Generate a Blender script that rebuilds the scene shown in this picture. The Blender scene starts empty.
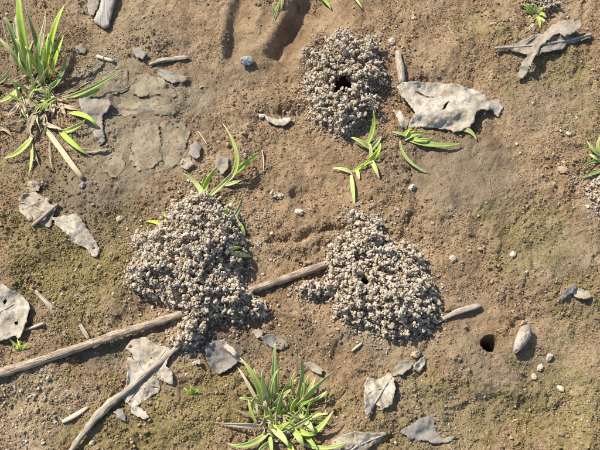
import bpy, bmesh, math, random
import numpy as np
from mathutils import Vector, noise as mnoise
from mathutils.geometry import delaunay_2d_cdt

random.seed(7)
rng = np.random.default_rng(7)
scene = bpy.context.scene
COL = scene.collection

# ------------------------------------------------------------------ camera
TILT = math.radians(25.0)
DIST = 0.37
HALF = 0.15                      # half picture width in metres at the aim point
cam_data = bpy.data.cameras.new("camera")
cam = bpy.data.objects.new("camera", cam_data)
COL.objects.link(cam)
cam.location = (0.0, -DIST * math.sin(TILT), DIST * math.cos(TILT))
cam.rotation_euler = (TILT, 0, 0)
cam_data.sensor_width = 36.0
cam_data.lens = 18.0 * DIST / HALF
cam_data.clip_start = 0.01
cam_data.clip_end = 500.0
scene.camera = cam
scene.render.resolution_x = 1024
scene.render.resolution_y = 768

# ------------------------------------------------------------------ light
SUN_ELEV = math.radians(47.0)
SUN_AZ = math.radians(-50.0)     # clockwise from +Y: the sun stands to the upper left
world = bpy.data.worlds.new("World")
scene.world = world
world.use_nodes = True
wn = world.node_tree
wn.nodes.clear()
sky = wn.nodes.new('ShaderNodeTexSky')
sky.sky_type = 'NISHITA'
sky.sun_disc = False
sky.sun_elevation = SUN_ELEV
sky.sun_rotation = SUN_AZ
bg = wn.nodes.new('ShaderNodeBackground')
bg.inputs['Strength'].default_value = 0.115
wo = wn.nodes.new('ShaderNodeOutputWorld')
wn.links.new(sky.outputs[0], bg.inputs[0])
wn.links.new(bg.outputs[0], wo.inputs[0])
sun_data = bpy.data.lights.new("sun", 'SUN')
sun_data.energy = 5.0
sun_data.angle = math.radians(0.53)
sun_data.color = (1.0, 0.945, 0.83)
sun = bpy.data.objects.new("sun", sun_data)
COL.objects.link(sun)
to_sun = Vector((math.sin(SUN_AZ) * math.cos(SUN_ELEV), math.cos(SUN_AZ) * math.cos(SUN_ELEV), math.sin(SUN_ELEV)))
sun.rotation_euler = to_sun.to_track_quat('Z', 'Y').to_euler()
sun.location = to_sun * 3
scene.view_settings.view_transform = 'Standard'
scene.view_settings.look = 'None'
scene.view_settings.gamma = 1.0
scene.view_settings.use_curve_mapping = False
scene.view_settings.exposure = 0.56
scene.cycles.filter_width = 1.1

# ------------------------------------------------------------------ plan coordinates
# The plan of the place is written in "plan units" (0.5 mm at the middle of the plot);
# W turns a plan point and a height in metres into a place on the ground.
U = HALF / 300.0
CT, ST = math.cos(TILT), math.sin(TILT)

def W(u, v, z=0.0):
    sx = (np.asarray(u, float) - 300.0) / 300.0 * HALF / DIST
    sy = (225.0 - np.asarray(v, float)) / 300.0 * HALF / DIST
    dy = sy * CT + ST
    dz = sy * ST - CT
    k = (z - DIST * CT) / dz
    return sx * k, -DIST * ST + dy * k

def plan(x, y, z=0.0):
    dx = x; dy = y + DIST * ST; dz = z - DIST * CT
    cy = dy * CT + dz * ST
    cz = -dy * ST + dz * CT
    return 300.0 + dx / -cz * DIST / HALF * 300.0, 225.0 - cy / -cz * DIST / HALF * 300.0

# ------------------------------------------------------------------ numeric noise
def vhash(ix, iy, s):
    h = (ix.astype(np.int64) * 374761393 + iy.astype(np.int64) * 668265263 + s * 2147483647) & 0xffffffff
    h = ((h ^ (h >> 13)) * 1274126177) & 0xffffffff
    h = h ^ (h >> 16)
    return (h & 0xffffff) / float(0xffffff)

def vnoise(x, y, s=0):
    ix = np.floor(x); iy = np.floor(y)
    fx = x - ix; fy = y - iy
    fx = fx * fx * fx * (fx * (fx * 6 - 15) + 10); fy = fy * fy * fy * (fy * (fy * 6 - 15) + 10)
    ix = ix.astype(np.int64); iy = iy.astype(np.int64)
    a = vhash(ix, iy, s); b = vhash(ix + 1, iy, s); c = vhash(ix, iy + 1, s); d = vhash(ix + 1, iy + 1, s)
    return (a + (b - a) * fx) * (1 - fy) + (c + (d - c) * fx) * fy

def fbm(x, y, s=0, octv=4, gain=0.5):
    t = 0; amp = 1; n = 0
    ca, sa = math.cos(0.6), math.sin(0.6)
    for o in range(octv):
        t = t + amp * (vnoise(x, y, s + o * 17) * 2 - 1); n += amp
        x, y = (x * ca - y * sa) * 2.03, (x * sa + y * ca) * 2.03
        amp *= gain
    return t / n

def smooth(a, b, x):
    t = np.clip((x - a) / (b - a), 0, 1)
    return t * t * (3 - 2 * t)

def seg(u, v, p0, p1):
    """distance to a segment, signed side distance, place along it"""
    ax, ay = p0; bx, by = p1
    dx, dy = bx - ax, by - ay
    L = math.hypot(dx, dy)
    t = ((u - ax) * dx + (v - ay) * dy) / (L * L)
    tc = np.clip(t, 0, 1)
    d = np.hypot(u - ax - tc * dx, v - ay - tc * dy)
    s = ((u - ax) * dy - (v - ay) * dx) / L
    return d, s, t

def poly_dist(u, v, pts):
    d = np.full(np.shape(u), 1e9)
    for i in range(len(pts) - 1):
        d = np.minimum(d, seg(u, v, pts[i], pts[i + 1])[0])
    return d

def inside(u, v, pts):
    u = np.asarray(u, float); v = np.asarray(v, float)
    r = np.zeros(u.shape, bool)
    n = len(pts)
    for i in range(n):
        x0, y0 = pts[i]; x1, y1 = pts[(i + 1) % n]
        if y0 == y1: continue
        c = ((y0 > v) != (y1 > v)) & (u < (x1 - x0) * (v - y0) / (y1 - y0) + x0)
        r ^= c
    return r

def sdist(u, v, pts):
    """positive inside"""
    d = poly_dist(u, v, list(pts) + [pts[0]])
    return np.where(inside(u, v, pts), d, -d)

# ------------------------------------------------------------------ zones of the soil
def blobs(u, v, items, seed, wob=0.45, scale=28, lo=.62):
    m = np.zeros(np.shape(u))
    n = fbm(u / scale, v / scale, seed, 4)
    for (cx, cy, rx, ry, a) in items:
        q = np.hypot((u - cx) / rx, (v - cy) / ry) + n * wob
        m = np.maximum(m, a * (1 - smooth(lo, 1.05, q)))
    return m

GREY = [(135, 95, 62, 38, .9), (150, 150, 52, 42, .75), (95, 180, 60, 40, .5), (470, 180, 54, 44, .4), (560, 100, 55, 45, .35), (130, 30, 60, 35, .35),
        (500, 365, 60, 45, .35), (400, 345, 50, 30, .35), (120, 350, 40, 22, .5), (560, 250, 50, 40, .35), (575, 350, 50, 60, .3), (440, 420, 60, 35, .4), (235, 60, 40, 55, .25), (215, 350, 40, 16, .6)]
MOSS = [(70, 275, 85, 48, .95), (25, 235, 45, 45, .7), (150, 425, 95, 42, .85), (95, 330, 60, 30, .6), (215, 395, 55, 40, .8), (40, 400, 55, 45, .35), (560, 405, 75, 55, .8), (530, 235, 60, 45, .6),
        (545, 62, 60, 35, .6), (485, 30, 40, 25, .5), (430, 395, 32, 26, .6), (585, 300, 40, 40, .55), (330, 405, 40, 25, .45), (120, 225, 40, 25, .6), (420, 435, 80, 30, .45), (30, 175, 40, 30, .4), (590, 130, 40, 40, .4), (480, 410, 50, 40, .4)]
DAMP_SHADE = [(450, 165, 70, 44, .5), (480, 205, 56, 46, .4), (500, 385, 70, 45, .35), (560, 290, 50, 60, .3), (140, 110, 70, 50, .5), (100, 190, 70, 50, .6), (20, 60, 40, 60, .4), (130, 300, 40, 30, .5), (95, 355, 60, 22, .7), (215, 345, 55, 20, .8), (60, 165, 60, 30, .5), (385, 170, 34, 24, .35), (190, 80, 26, 16, .4), (460, 300, 30, 40, .3), (300, 340, 60, 25, .35)]  # damp soil; blobs under the twig and tallest mound also paint in their shade
PALE = [(35, 410, 62, 50, 1), (20, 380, 40, 25, .8), (190, 352, 26, 14, .8), (258, 262, 20, 40, .5), (310, 300, 22, 14, .6), (200, 178, 26, 20, .6), (345, 90, 60, 58, .35), (375, 280, 72, 72, .35), (195, 262, 76, 76, .5), (590, 195, 22, 26, .9), (545, 6, 30, 14, .6), (90, 320, 60, 30, .3)]
SMOOTH = [(135, 92, 58, 36, .9), (150, 150, 46, 40, .7), (470, 180, 46, 38, .75), (240, 28, 24, 48, 1), (290, 34, 32, 46, 1), (235, 75, 34, 24, .6), (345, 15, 40, 22, .6), (310, 170, 40, 30, .5), (195, 25, 30, 30, .6), (470, 330, 40, 30, .6), (540, 350, 40, 30, .5), (440, 60, 30, 24, .4), (30, 30, 30, 40, .4), (520, 120, 40, 24, .5), (340, 370, 40, 24, .4), (560, 260, 36, 24, .5), (500, 360, 50, 30, .5), (400, 340, 40, 30, .5), (210, 90, 40, 30, .35), (130, 25, 50, 25, .4), (330, 190, 50, 25, .3)]

def zones(u, v):
    return (blobs(u, v, GREY, 11, .9, 26, .7), blobs(u, v, MOSS, 23, .6, 18), blobs(u, v, DAMP_SHADE, 37, 1.0, 24, .45),
            blobs(u, v, PALE, 41, .5, 16), blobs(u, v, SMOOTH, 53, .8, 22, .7))

HOLES = [(489.0, 344.0, 8.2, 70.0), (342.0, 88.0, 20.0, 110.0), (363.0, 285.0, 15.0, 90.0)]
CRACKS = [[(160, 122), (163, 140), (165, 166)], [(128, 70), (150, 75), (172, 84)], [(172, 84), (190, 80)], [(116, 68), (130, 66)],
          [(262, 68), (282, 71), (306, 74)], [(249, 33), (258, 36), (266, 30)], [(140, 98), (160, 96), (178, 104)], [(128, 70), (128, 90)],
          [(300, 22), (308, 30), (318, 20)], [(22, 203), (34, 206), (43, 212)], [(370, 20), (376, 32)], [(150, 30), (158, 34)], [(196, 60), (204, 66)]]

def ground_px(u, v, fine=True, zz=None):
    """height of the soil in plan units"""
    g, m, d, p, sm = zz if zz is not None else (zones(u, v) if fine else (0,) * 5)
    rough = 1 - 0.86 * sm
    wu = u + 7 * fbm(u / 20, v / 20, 71, 4); wv = v + 7 * fbm(u / 20, v / 20, 72, 4)
    h = 6.0 * fbm(u / 130, v / 130, 1, 3) + 7.0 * fbm(wu / 46, wv / 46, 2, 2) + 3.2 * fbm(wu / 19, wv / 19, 3, 3)
    # hoof print on the left
    dd, s, t = seg(wu * .6 + u * .4, wv * .6 + v * .4, (229, 62), (247, -14)); s = -s
    h -= 10.0 * smooth(-12, -1, s) * (1 - smooth(0, 24, s)) * smooth(-.1, .15, t) * (1 - smooth(.95, 1.2, t))
    h += 2.4 * np.exp(-((s + 14) / 4.0) ** 2) * smooth(-.1, .1, t) * (1 - smooth(.7, .9, t))
    # hoof print beside it, steep upper-left side
    dd, s, t = seg(wu * .6 + u * .4, wv * .6 + v * .4, (272, 64), (314, -8)); s = -s
    h -= 16.5 * smooth(-15, -1, s) * (1 - smooth(5, 30, s)) * smooth(-.02, .14, t) * (1 - smooth(1.0, 1.3, t))
    h += 4.0 * np.exp(-((s + 17) / 4.5) ** 2) * smooth(.0, .2, t) * (1 - smooth(.8, 1.0, t))
    h += 3.2 * np.exp(-((s - 22) / 6.0) ** 2) * smooth(-.1, .1, t) * (1 - smooth(.5, .8, t))
    # rolls of pushed-up mud
    for (a, b, wd, hh) in [((308, 44), (335, 38), 9, 6.0), ((262, 62), (300, 57), 5, 3.0), ((272, 98), (306, 96), 6, 4.2), ((268, 254), (338, 236), 7, 4.0),
                           ((395, 236), (412, 196), 5, 2.6), ((412, 196), (440, 215), 4, 1.6), ((215, 18), (220, 55), 5, 2.4), ((165, 40), (150, 50), 4, 2.2),
                           ((440, 350), (475, 395), 6, 2.0), ((475, 395), (540, 388), 5, 2.0), ((440, 330), (452, 375), 5, 1.6), ((330, 205), (360, 212), 6, 1.5)]:
        dd, s, t = seg(wu, wv, a, b)
        h += hh * np.exp(-(dd / wd) ** 2)
    # drag grooves
    for (a, b, wd, hh) in [((272, 241), (342, 227), 4.6, 7.0), ((268, 107), (300, 108), 5, 3.0), ((432, 335), (422, 372), 6, 2.0), ((395, 245), (418, 205), 4, 1.6), ((148, 58), (162, 46), 4, 2.4), ((345, 340), (335, 360), 5, 1.8)]:
        dd, s, t = seg(wu, wv, a, b)
        h -= hh * np.exp(-(dd / wd) ** 2)
    # low plates of dried mud on the left
    pl = sdist(wu * .5 + u * .5, wv * .5 + v * .5, [(100, 72), (128, 68), (172, 82), (186, 96), (176, 116), (140, 112), (108, 106)])
    h += 1.6 * smooth(-1.5, 2.0, pl)
    pl = sdist(wu * .5 + u * .5, wv * .5 + v * .5, [(122, 122), (160, 118), (186, 128), (180, 166), (150, 182), (124, 160)])
    h += 1.3 * smooth(-1.5, 2.0, pl)
    if fine:
        r1 = 1 - np.abs(fbm(wu / 17, wv / 17, 5, 3))
        h += rough * (2.4 * (r1 - .7) + 1.3 * fbm(u / 9, v / 9, 6, 3) + .7 * fbm(u / 3.6, v / 3.6, 7, 2) + .55 * fbm(u / 1.7, v / 1.7, 8, 2))
        h += 0.3 * fbm(u / 2.6, v / 2.6, 9, 2)
        pits = fbm(u / 6.5, v / 6.5, 10, 2)
        h -= rough * 1.2 * smooth(.3, .65, pits)
        for c in CRACKS:
            q = poly_dist(u + 2.2 * fbm(u / 5, v / 5, 91, 2), v + 2.2 * fbm(u / 5, v / 5, 92, 2), c)
            h -= 1.7 * (1 - smooth(.2, 1.2, q)) * smooth(-.35, .1, fbm(u / 7, v / 7, 97, 2))
        for (cx, cy, r, dep) in HOLES:
            q = np.hypot(u - cx, (v - cy) * 1.05) + .9 * fbm(u / 5, v / 5, 95, 2)
            h -= dep * (1 - smooth(r * .86, r * 1.06, q))
            h -= 1.5 * (1 - smooth(r, r * 1.9, q))
    return h

# ------------------------------------------------------------------ ground grid (one sheet, fine in the middle, running out far)
STEP = 0.00043
def axis(a, b):
    mid = np.arange(a, b, STEP)
    out = []; s = STEP; x = 0
    while x < 60:
        s *= 1.16; x += s; out.append(x)
    out = np.array(out)
    return np.concatenate([(mid[0] - out)[::-1], mid, mid[-1] + out])
AX = axis(-0.192, 0.192)
AY = axis(-0.124, 0.168)
GX, GY = np.meshgrid(AX, AY)
EDGE = np.maximum(np.maximum(np.abs(GX) - 0.192, 0), np.maximum(np.maximum(-0.124 - GY, GY - 0.168), 0))
CX = np.clip(GX, -0.5, 0.5); CY = np.clip(GY, -0.3, 0.33)
# plan coordinates beyond the fine plot go on linearly
def plan_safe(x, y):
    yy = np.minimum(y, 0.25)
    u, v = plan(x, yy)
    return u, v - (y - yy) / U
GU, GV = plan_safe(GX, GY)
fadeH = 1 - smooth(0.25, 2.0, EDGE)
ZN = zones(GU, GV)
GH = ground_px(GU, GV, True, ZN) * U * fadeH

def hgt(x, y):
    x = np.asarray(x, float); y = np.asarray(y, float)
    i = np.clip(np.searchsorted(AX, x) - 1, 0, len(AX) - 2); j = np.clip(np.searchsorted(AY, y) - 1, 0, len(AY) - 2)
    fx = (x - AX[i]) / (AX[i + 1] - AX[i]); fy = (y - AY[j]) / (AY[j + 1] - AY[j])
    return (GH[j, i] * (1 - fx) + GH[j, i + 1] * fx) * (1 - fy) + (GH[j + 1, i] * (1 - fx) + GH[j + 1, i + 1] * fx) * fy

def lookup(T, X, Y, x, y):
    x = np.asarray(x, float); y = np.asarray(y, float)
    fx = np.clip((x - X[0]) / (X[1] - X[0]), 0, len(X) - 1.001); fy = np.clip((y - Y[0]) / (Y[1] - Y[0]), 0, len(Y) - 1.001)
    i = fx.astype(int); j = fy.astype(int); fx = fx - i; fy = fy - j
    return (T[j, i] * (1 - fx) + T[j, i + 1] * fx) * (1 - fy) + (T[j + 1, i] * (1 - fx) + T[j + 1, i + 1] * fx) * fy
LX = np.arange(-.23, .23, .0009); LY = np.arange(-.16, .2, .0009)
LGX, LGY = np.meshgrid(LX, LY)
LGU, LGV = plan_safe(LGX, LGY)
LOWG = ground_px(LGU, LGV, False) * U
def low(x, y):
    """broad shape of the soil without its grain"""
    return lookup(LOWG, LX, LY, x, y)

# ------------------------------------------------------------------ materials
def mat(name, rough=0.9, spec=0.2):
    m = bpy.data.materials.new(name)
    m.use_nodes = True
    nt = m.node_tree
    b = nt.nodes['Principled BSDF']
    b.inputs['Roughness'].default_value = rough
    b.inputs['Specular IOR Level'].default_value = spec
    return m, nt, b
def N(nt, t, **kw):
    n = nt.nodes.new(t)
    for k, v in kw.items():
        if k in n.inputs: n.inputs[k].default_value = v
        else: setattr(n, k, v)
    return n
def noise_tex(nt, scale, detail=4, vec=None, rough=.55):
    n = nt.nodes.new('ShaderNodeTexNoise')
    n.inputs['Scale'].default_value = scale; n.inputs['Detail'].default_value = detail; n.inputs['Roughness'].default_value = rough
    if vec is not None: nt.links.new(vec, n.inputs['Vector'])
    return n
def mix(nt, fac, a, b, mode='MIX'):
    n = nt.nodes.new('ShaderNodeMix'); n.data_type = 'RGBA'; n.blend_type = mode
    for s, val in ((n.inputs[0], fac), (n.inputs[6], a), (n.inputs[7], b)):
        if hasattr(val, 'links'): nt.links.new(val, s)
        elif isinstance(val, (int, float)): s.default_value = val
        else: s.default_value = (*val, 1)
    return n.outputs[2]
def ramp(nt, src, stops):
    r = nt.nodes.new('ShaderNodeValToRGB')
    while len(r.color_ramp.elements) < len(stops): r.color_ramp.elements.new(0.5)
    for e, (p, c) in zip(r.color_ramp.elements, stops):
        e.position = p; e.color = (*c, 1) if not isinstance(c, (int, float)) else (c, c, c, 1)
    nt.links.new(src, r.inputs[0])
    return r.outputs[0]
def attr(nt, name, kind='GEOMETRY'):
    a = nt.nodes.new('ShaderNodeAttribute'); a.attribute_name = name; a.attribute_type = kind
    return a
def bump(nt, b, src, strength, dist):
    n = nt.nodes.new('ShaderNodeBump'); n.inputs['Strength'].default_value = strength; n.inputs['Distance'].default_value = dist
    nt.links.new(src, n.inputs['Height']); nt.links.new(n.outputs[0], b.inputs['Normal'])
def mul(nt, a, k):
    n = nt.nodes.new('ShaderNodeMath'); n.operation = 'MULTIPLY'; nt.links.new(a, n.inputs[0])
    if hasattr(k, 'links'): nt.links.new(k, n.inputs[1])
    else: n.inputs[1].default_value = k
    return n.outputs[0]

C_BROWN = (0.222, 0.144, 0.078); C_LBROWN = (0.345, 0.243, 0.146); C_DBROWN = (0.140, 0.088, 0.047)
C_GREY = (0.262, 0.222, 0.150); C_OLIVE = (0.175, 0.160, 0.042); C_PEL = (0.50, 0.428, 0.335)

def soil_material():
    m, nt, b = mat('soil', .92, .18)
    tc = nt.nodes.new('ShaderNodeTexCoord'); P = tc.outputs['Object']
    n1 = noise_tex(nt, 45, 5, P); n2 = noise_tex(nt, 300, 4, P); n3 = noise_tex(nt, 1400, 3, P); n4 = noise_tex(nt, 130, 3, P)
    c = ramp(nt, n1.outputs[0], [(.34, C_BROWN), (.66, C_LBROWN)])
    c = mix(nt, ramp(nt, n2.outputs[0], [(.50, 0), (.70, .75)]), c, C_LBROWN)
    c = mix(nt, ramp(nt, n4.outputs[0], [(.50, 0), (.72, .7)]), c, C_DBROWN)
    c = mix(nt, mul(nt, attr(nt, 'grey').outputs['Fac'], .85), c, C_GREY)
    mo = ramp(nt, n2.outputs[0], [(.38, .25), (.62, 1)])
    c = mix(nt, mul(nt, mul(nt, attr(nt, 'moss').outputs['Fac'], mo), .8), c, C_OLIVE)
    c = mix(nt, mul(nt, attr(nt, 'pale').outputs['Fac'], .12), c, C_PEL)
    c = mix(nt, mul(nt, attr(nt, 'damp_shade').outputs['Fac'], .62), c, (0.105, 0.082, 0.056))  # darker where damp, and where shade is painted in
    g = ramp(nt, n3.outputs[0], [(.30, .68), (.70, 1.28)])
    c = mix(nt, 1.0, c, g, 'MULTIPLY')
    nt.links.new(c, b.inputs['Base Color'])
    rr = ramp(nt, attr(nt, 'damp_shade').outputs['Fac'], [(0, .9), (1, .5)])
    nt.links.new(rr, b.inputs['Roughness'])
    n5 = noise_tex(nt, 3200, 2, P)
    hs = nt.nodes.new('ShaderNodeMath'); hs.operation = 'ADD'; nt.links.new(n3.outputs[0], hs.inputs[0]); nt.links.new(mul(nt, n5.outputs[0], .6), hs.inputs[1])
    bump(nt, b, hs.outputs[0], .85, .0009)
    return m
def grain_material(name, rough=.93):
    """crumbs and pellets: the tint of each grain comes with it"""
    m, nt, b = mat(name, rough, .15)
    tc = nt.nodes.new('ShaderNodeTexCoord')
    a = attr(nt, 'tint', 'INSTANCER')
    n = noise_tex(nt, 2.2, 4, tc.outputs['Object'])
    nt.links.new(mix(nt, 1.0, a.outputs['Color'], ramp(nt, n.outputs[0], [(.3, .75), (.7, 1.2)]), 'MULTIPLY'), b.inputs['Base Color'])
    return m
def pellet_material(name, col):
    m, nt, b = mat(name, .93, .15)
    tc = nt.nodes.new('ShaderNodeTexCoord'); P = tc.outputs['Object']
    a = attr(nt, 'tone')
    oi = nt.nodes.new('ShaderNodeObjectInfo')
    n = noise_tex(nt, 1100, 4, P)
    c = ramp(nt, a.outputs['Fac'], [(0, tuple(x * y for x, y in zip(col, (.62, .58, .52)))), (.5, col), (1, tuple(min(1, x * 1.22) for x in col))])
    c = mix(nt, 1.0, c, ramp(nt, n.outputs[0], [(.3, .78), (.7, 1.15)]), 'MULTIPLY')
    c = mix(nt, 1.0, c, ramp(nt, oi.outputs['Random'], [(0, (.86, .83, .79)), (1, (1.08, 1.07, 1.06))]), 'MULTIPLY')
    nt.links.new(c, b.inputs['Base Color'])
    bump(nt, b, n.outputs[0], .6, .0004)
    return m
def blade_material(name, root, body, tip, trans=.28, rough=.6, streak=.38):
    m, nt, b = mat(name, rough, .35)
    uv = nt.nodes.new('ShaderNodeUVMap')
    sep = nt.nodes.new('ShaderNodeSeparateXYZ'); nt.links.new(uv.outputs[0], sep.inputs[0])
    oi = nt.nodes.new('ShaderNodeObjectInfo')
    c = ramp(nt, sep.outputs[1], [(0, root), (.28, body), (.78, body), (.93, tip), (1, tuple(.5 * a + .5 * b for a, b in zip(tip, (.42, .32, .17))))])
    mp = nt.nodes.new('ShaderNodeMapping'); mp.inputs['Scale'].default_value = (13, .9, 1); nt.links.new(uv.outputs[0], mp.inputs[0])
    n = noise_tex(nt, 3, 5, mp.outputs[0])
    c = mix(nt, 1.0, c, ramp(nt, n.outputs[0], [(.3, 1 - streak), (.7, 1 + streak)]), 'MULTIPLY')
    tc = nt.nodes.new('ShaderNodeTexCoord')
    nb = noise_tex(nt, 260, 4, tc.outputs['Object'])
    dirt = ramp(nt, nb.outputs[0], [(.52, 0), (.68, .6)])
    c = mix(nt, dirt, c, (.45, .40, .22))
    hs = nt.nodes.new('ShaderNodeHueSaturation'); nt.links.new(c, hs.inputs['Color'])
    mr = nt.nodes.new('ShaderNodeMapRange'); nt.links.new(oi.outputs['Random'], mr.inputs[0]); mr.inputs[3].default_value = .482; mr.inputs[4].default_value = .512
    nt.links.new(mr.outputs[0], hs.inputs['Hue'])
    mv = nt.nodes.new('ShaderNodeMapRange'); nt.links.new(oi.outputs['Random'], mv.inputs[0]); mv.inputs[3].default_value = 1.15; mv.inputs[4].default_value = .85
    nt.links.new(mv.outputs[0], hs.inputs['Value'])
    nt.links.new(hs.outputs[0], b.inputs['Base Color'])
    tr = nt.nodes.new('ShaderNodeBsdfTranslucent'); nt.links.new(hs.outputs[0], tr.inputs[0])
    ms = nt.nodes.new('ShaderNodeMixShader'); ms.inputs[0].default_value = trans
    nt.links.new(b.outputs[0], ms.inputs[1]); nt.links.new(tr.outputs[0], ms.inputs[2])
    nt.links.new(ms.outputs[0], nt.nodes['Material Output'].inputs[0])
    bump(nt, b, n.outputs[0], .35, .0003)
    return m
def leaf_material(name, col, spot, mud=.35, rough=.85):
    m, nt, b = mat(name, rough, .2)
    tc = nt.nodes.new('ShaderNodeTexCoord'); P = tc.outputs['Object']
    n1 = noise_tex(nt, 90, 5, P); n2 = noise_tex(nt, 520, 4, P); n3 = noise_tex(nt, 1700, 3, P); n4 = noise_tex(nt, 200, 6, P, .7)
    c = mix(nt, ramp(nt, n1.outputs[0], [(.38, 0), (.66, 1)]), col, spot)
    c = mix(nt, ramp(nt, n2.outputs[0], [(.52, 0), (.60, mud)]), c, (.27, .19, .115))
    c = mix(nt, ramp(nt, n4.outputs[0], [(.56, 0), (.62, mud)]), c, (.22, .16, .10))
    c = mix(nt, 1.0, c, ramp(nt, n3.outputs[0], [(.3, .78), (.7, 1.18)]), 'MULTIPLY')
    nt.links.new(c, b.inputs['Base Color'])
    vo = nt.nodes.new('ShaderNodeTexVoronoi'); vo.feature = 'DISTANCE_TO_EDGE'; vo.inputs['Scale'].default_value = 230
    wv = nt.nodes.new('ShaderNodeVectorMath'); wv.operation = 'MULTIPLY_ADD'; wv.inputs[1].default_value = (.006, .006, .006); nt.links.new(n4.outputs['Color'], wv.inputs[0]); nt.links.new(P, wv.inputs[2])
    nt.links.new(wv.outputs[0], vo.inputs['Vector'])
    ck = ramp(nt, vo.outputs['Distance'], [(0, 0), (.09, 1)])
    hsum = nt.nodes.new('ShaderNodeMath'); hsum.operation = 'ADD'; nt.links.new(n4.outputs[0], hsum.inputs[0]); nt.links.new(mul(nt, ck, .05), hsum.inputs[1])
    bump(nt, b, hsum.outputs[0], .8, .0011)
    return m
def fibre_material(name, c0, c1, c2, fscale=14):
    """bark and straw: streaks that run along the piece"""
    m, nt, b = mat(name, .8, .25)
    uv = nt.nodes.new('ShaderNodeUVMap')
    mp = nt.nodes.new('ShaderNodeMapping'); mp.inputs['Scale'].default_value = (fscale, 2.2, 1); nt.links.new(uv.outputs[0], mp.inputs[0])
    n = noise_tex(nt, 1.0, 6, mp.outputs[0], .65)
    tc = nt.nodes.new('ShaderNodeTexCoord')
    n2 = noise_tex(nt, 160, 4, tc.outputs['Object']); n3 = noise_tex(nt, 900, 3, tc.outputs['Object'])
    c = ramp(nt, n.outputs[0], [(.36, c0), (.48, c1), (.64, c2)])
    c = mix(nt, ramp(nt, n2.outputs[0], [(.5, 0), (.7, .55)]), c, c0)
    c = mix(nt, 1.0, c, ramp(nt, n3.outputs[0], [(.3, .8), (.7, 1.15)]), 'MULTIPLY')
    nt.links.new(c, b.inputs['Base Color'])
    bump(nt, b, n.outputs[0], .8, .0008)
    return m
def stone_material(name, col, col2, rough=.75, sc=220):
    m, nt, b = mat(name, rough, .3)
    tc = nt.nodes.new('ShaderNodeTexCoord'); P = tc.outputs['Object']
    n1 = noise_tex(nt, sc, 5, P); n2 = noise_tex(nt, 1500, 3, P)
    c = mix(nt, ramp(nt, n1.outputs[0], [(.38, 0), (.64, 1)]), col, col2)
    c = mix(nt, 1.0, c, ramp(nt, n2.outputs[0], [(.3, .75), (.7, 1.2)]), 'MULTIPLY')
    nt.links.new(c, b.inputs['Base Color'])
    bump(nt, b, n2.outputs[0], .5, .0004)
    return m

M_SOIL = soil_material()
M_GRAIN = grain_material('soil_grain')
M_PEL = pellet_material('pellet_soil', C_PEL)
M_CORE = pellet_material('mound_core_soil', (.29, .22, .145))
M_GREEN = blade_material('green_blade', (.72, .68, .44), (.49, .59, .17), (.62, .64, .3))
M_DGREEN = blade_material('deep_green_blade', (.36, .38, .15), (.24, .37, .07), (.32, .42, .11))
M_BRIGHT = blade_material('bright_green_blade', (.54, .57, .20), (.50, .66, .10), (.58, .68, .2), .3)
M_LPALE = blade_material('pale_green_blade', (.62, .58, .36), (.57, .65, .25), (.66, .66, .36))
M_GGREEN = blade_material('dusty_green_blade', (.46, .46, .25), (.33, .42, .14), (.44, .47, .22), .3, .7)
M_STRAW = blade_material('straw_blade', (.58, .48, .29), (.66, .56, .37), (.48, .37, .22), .2, .7, .4)
M_DRY = blade_material('dry_brown_blade', (.27, .20, .12), (.40, .315, .20), (.30, .225, .14), .12, .8, .45)
M_LEAF = leaf_material('bleached_leaf', (.47, .42, .345), (.34, .295, .23), .5)
M_LEAFMUD = leaf_material('muddy_leaf', (.40, .345, .27), (.29, .235, .17), .6)
M_LEAFDK = leaf_material('slate_grey_leaf', (.185, .175, .165), (.27, .25, .225), .5)
M_LEAFGY = leaf_material('muddy_grey_scrap', (.235, .215, .19), (.32, .285, .24), .75)
M_LEAFBR = leaf_material('taupe_leaf', (.26, .222, .175), (.36, .315, .25), .35)
M_VEIN = stone_material('leaf_rib', (.46, .40, .32), (.36, .30, .22), .85)
M_TWIG = fibre_material('twig_bark', (.13, .082, .05), (.37, .27, .19), (.58, .49, .385), 20)
M_STICK = fibre_material('grey_stick', (.22, .17, .115), (.40, .33, .25), (.56, .485, .39), 24)
M_STRAWSTEM = fibre_material('straw_stem', (.42, .34, .22), (.6, .52, .38), (.72, .65, .52), 18)
M_WOOD = fibre_material('weathered_wood', (.20, .175, .15), (.36, .32, .275), (.50, .46, .40), 22)
M_STONEG = stone_material('grey_stone', (.20, .20, .195), (.42, .41, .38))
M_STONEW = stone_material('pale_stone', (.50, .43, .33), (.38, .31, .22))
M_STONEP = stone_material('pinkish_stone', (.43, .355, .29), (.29, .225, .175), .7, 170)
M_STONET = stone_material('tan_stone', (.44, .31, .20), (.34, .235, .145))
M_CLOD = stone_material('pale_clod', (.47, .40, .31), (.37, .30, .22), .95, 400)

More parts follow.
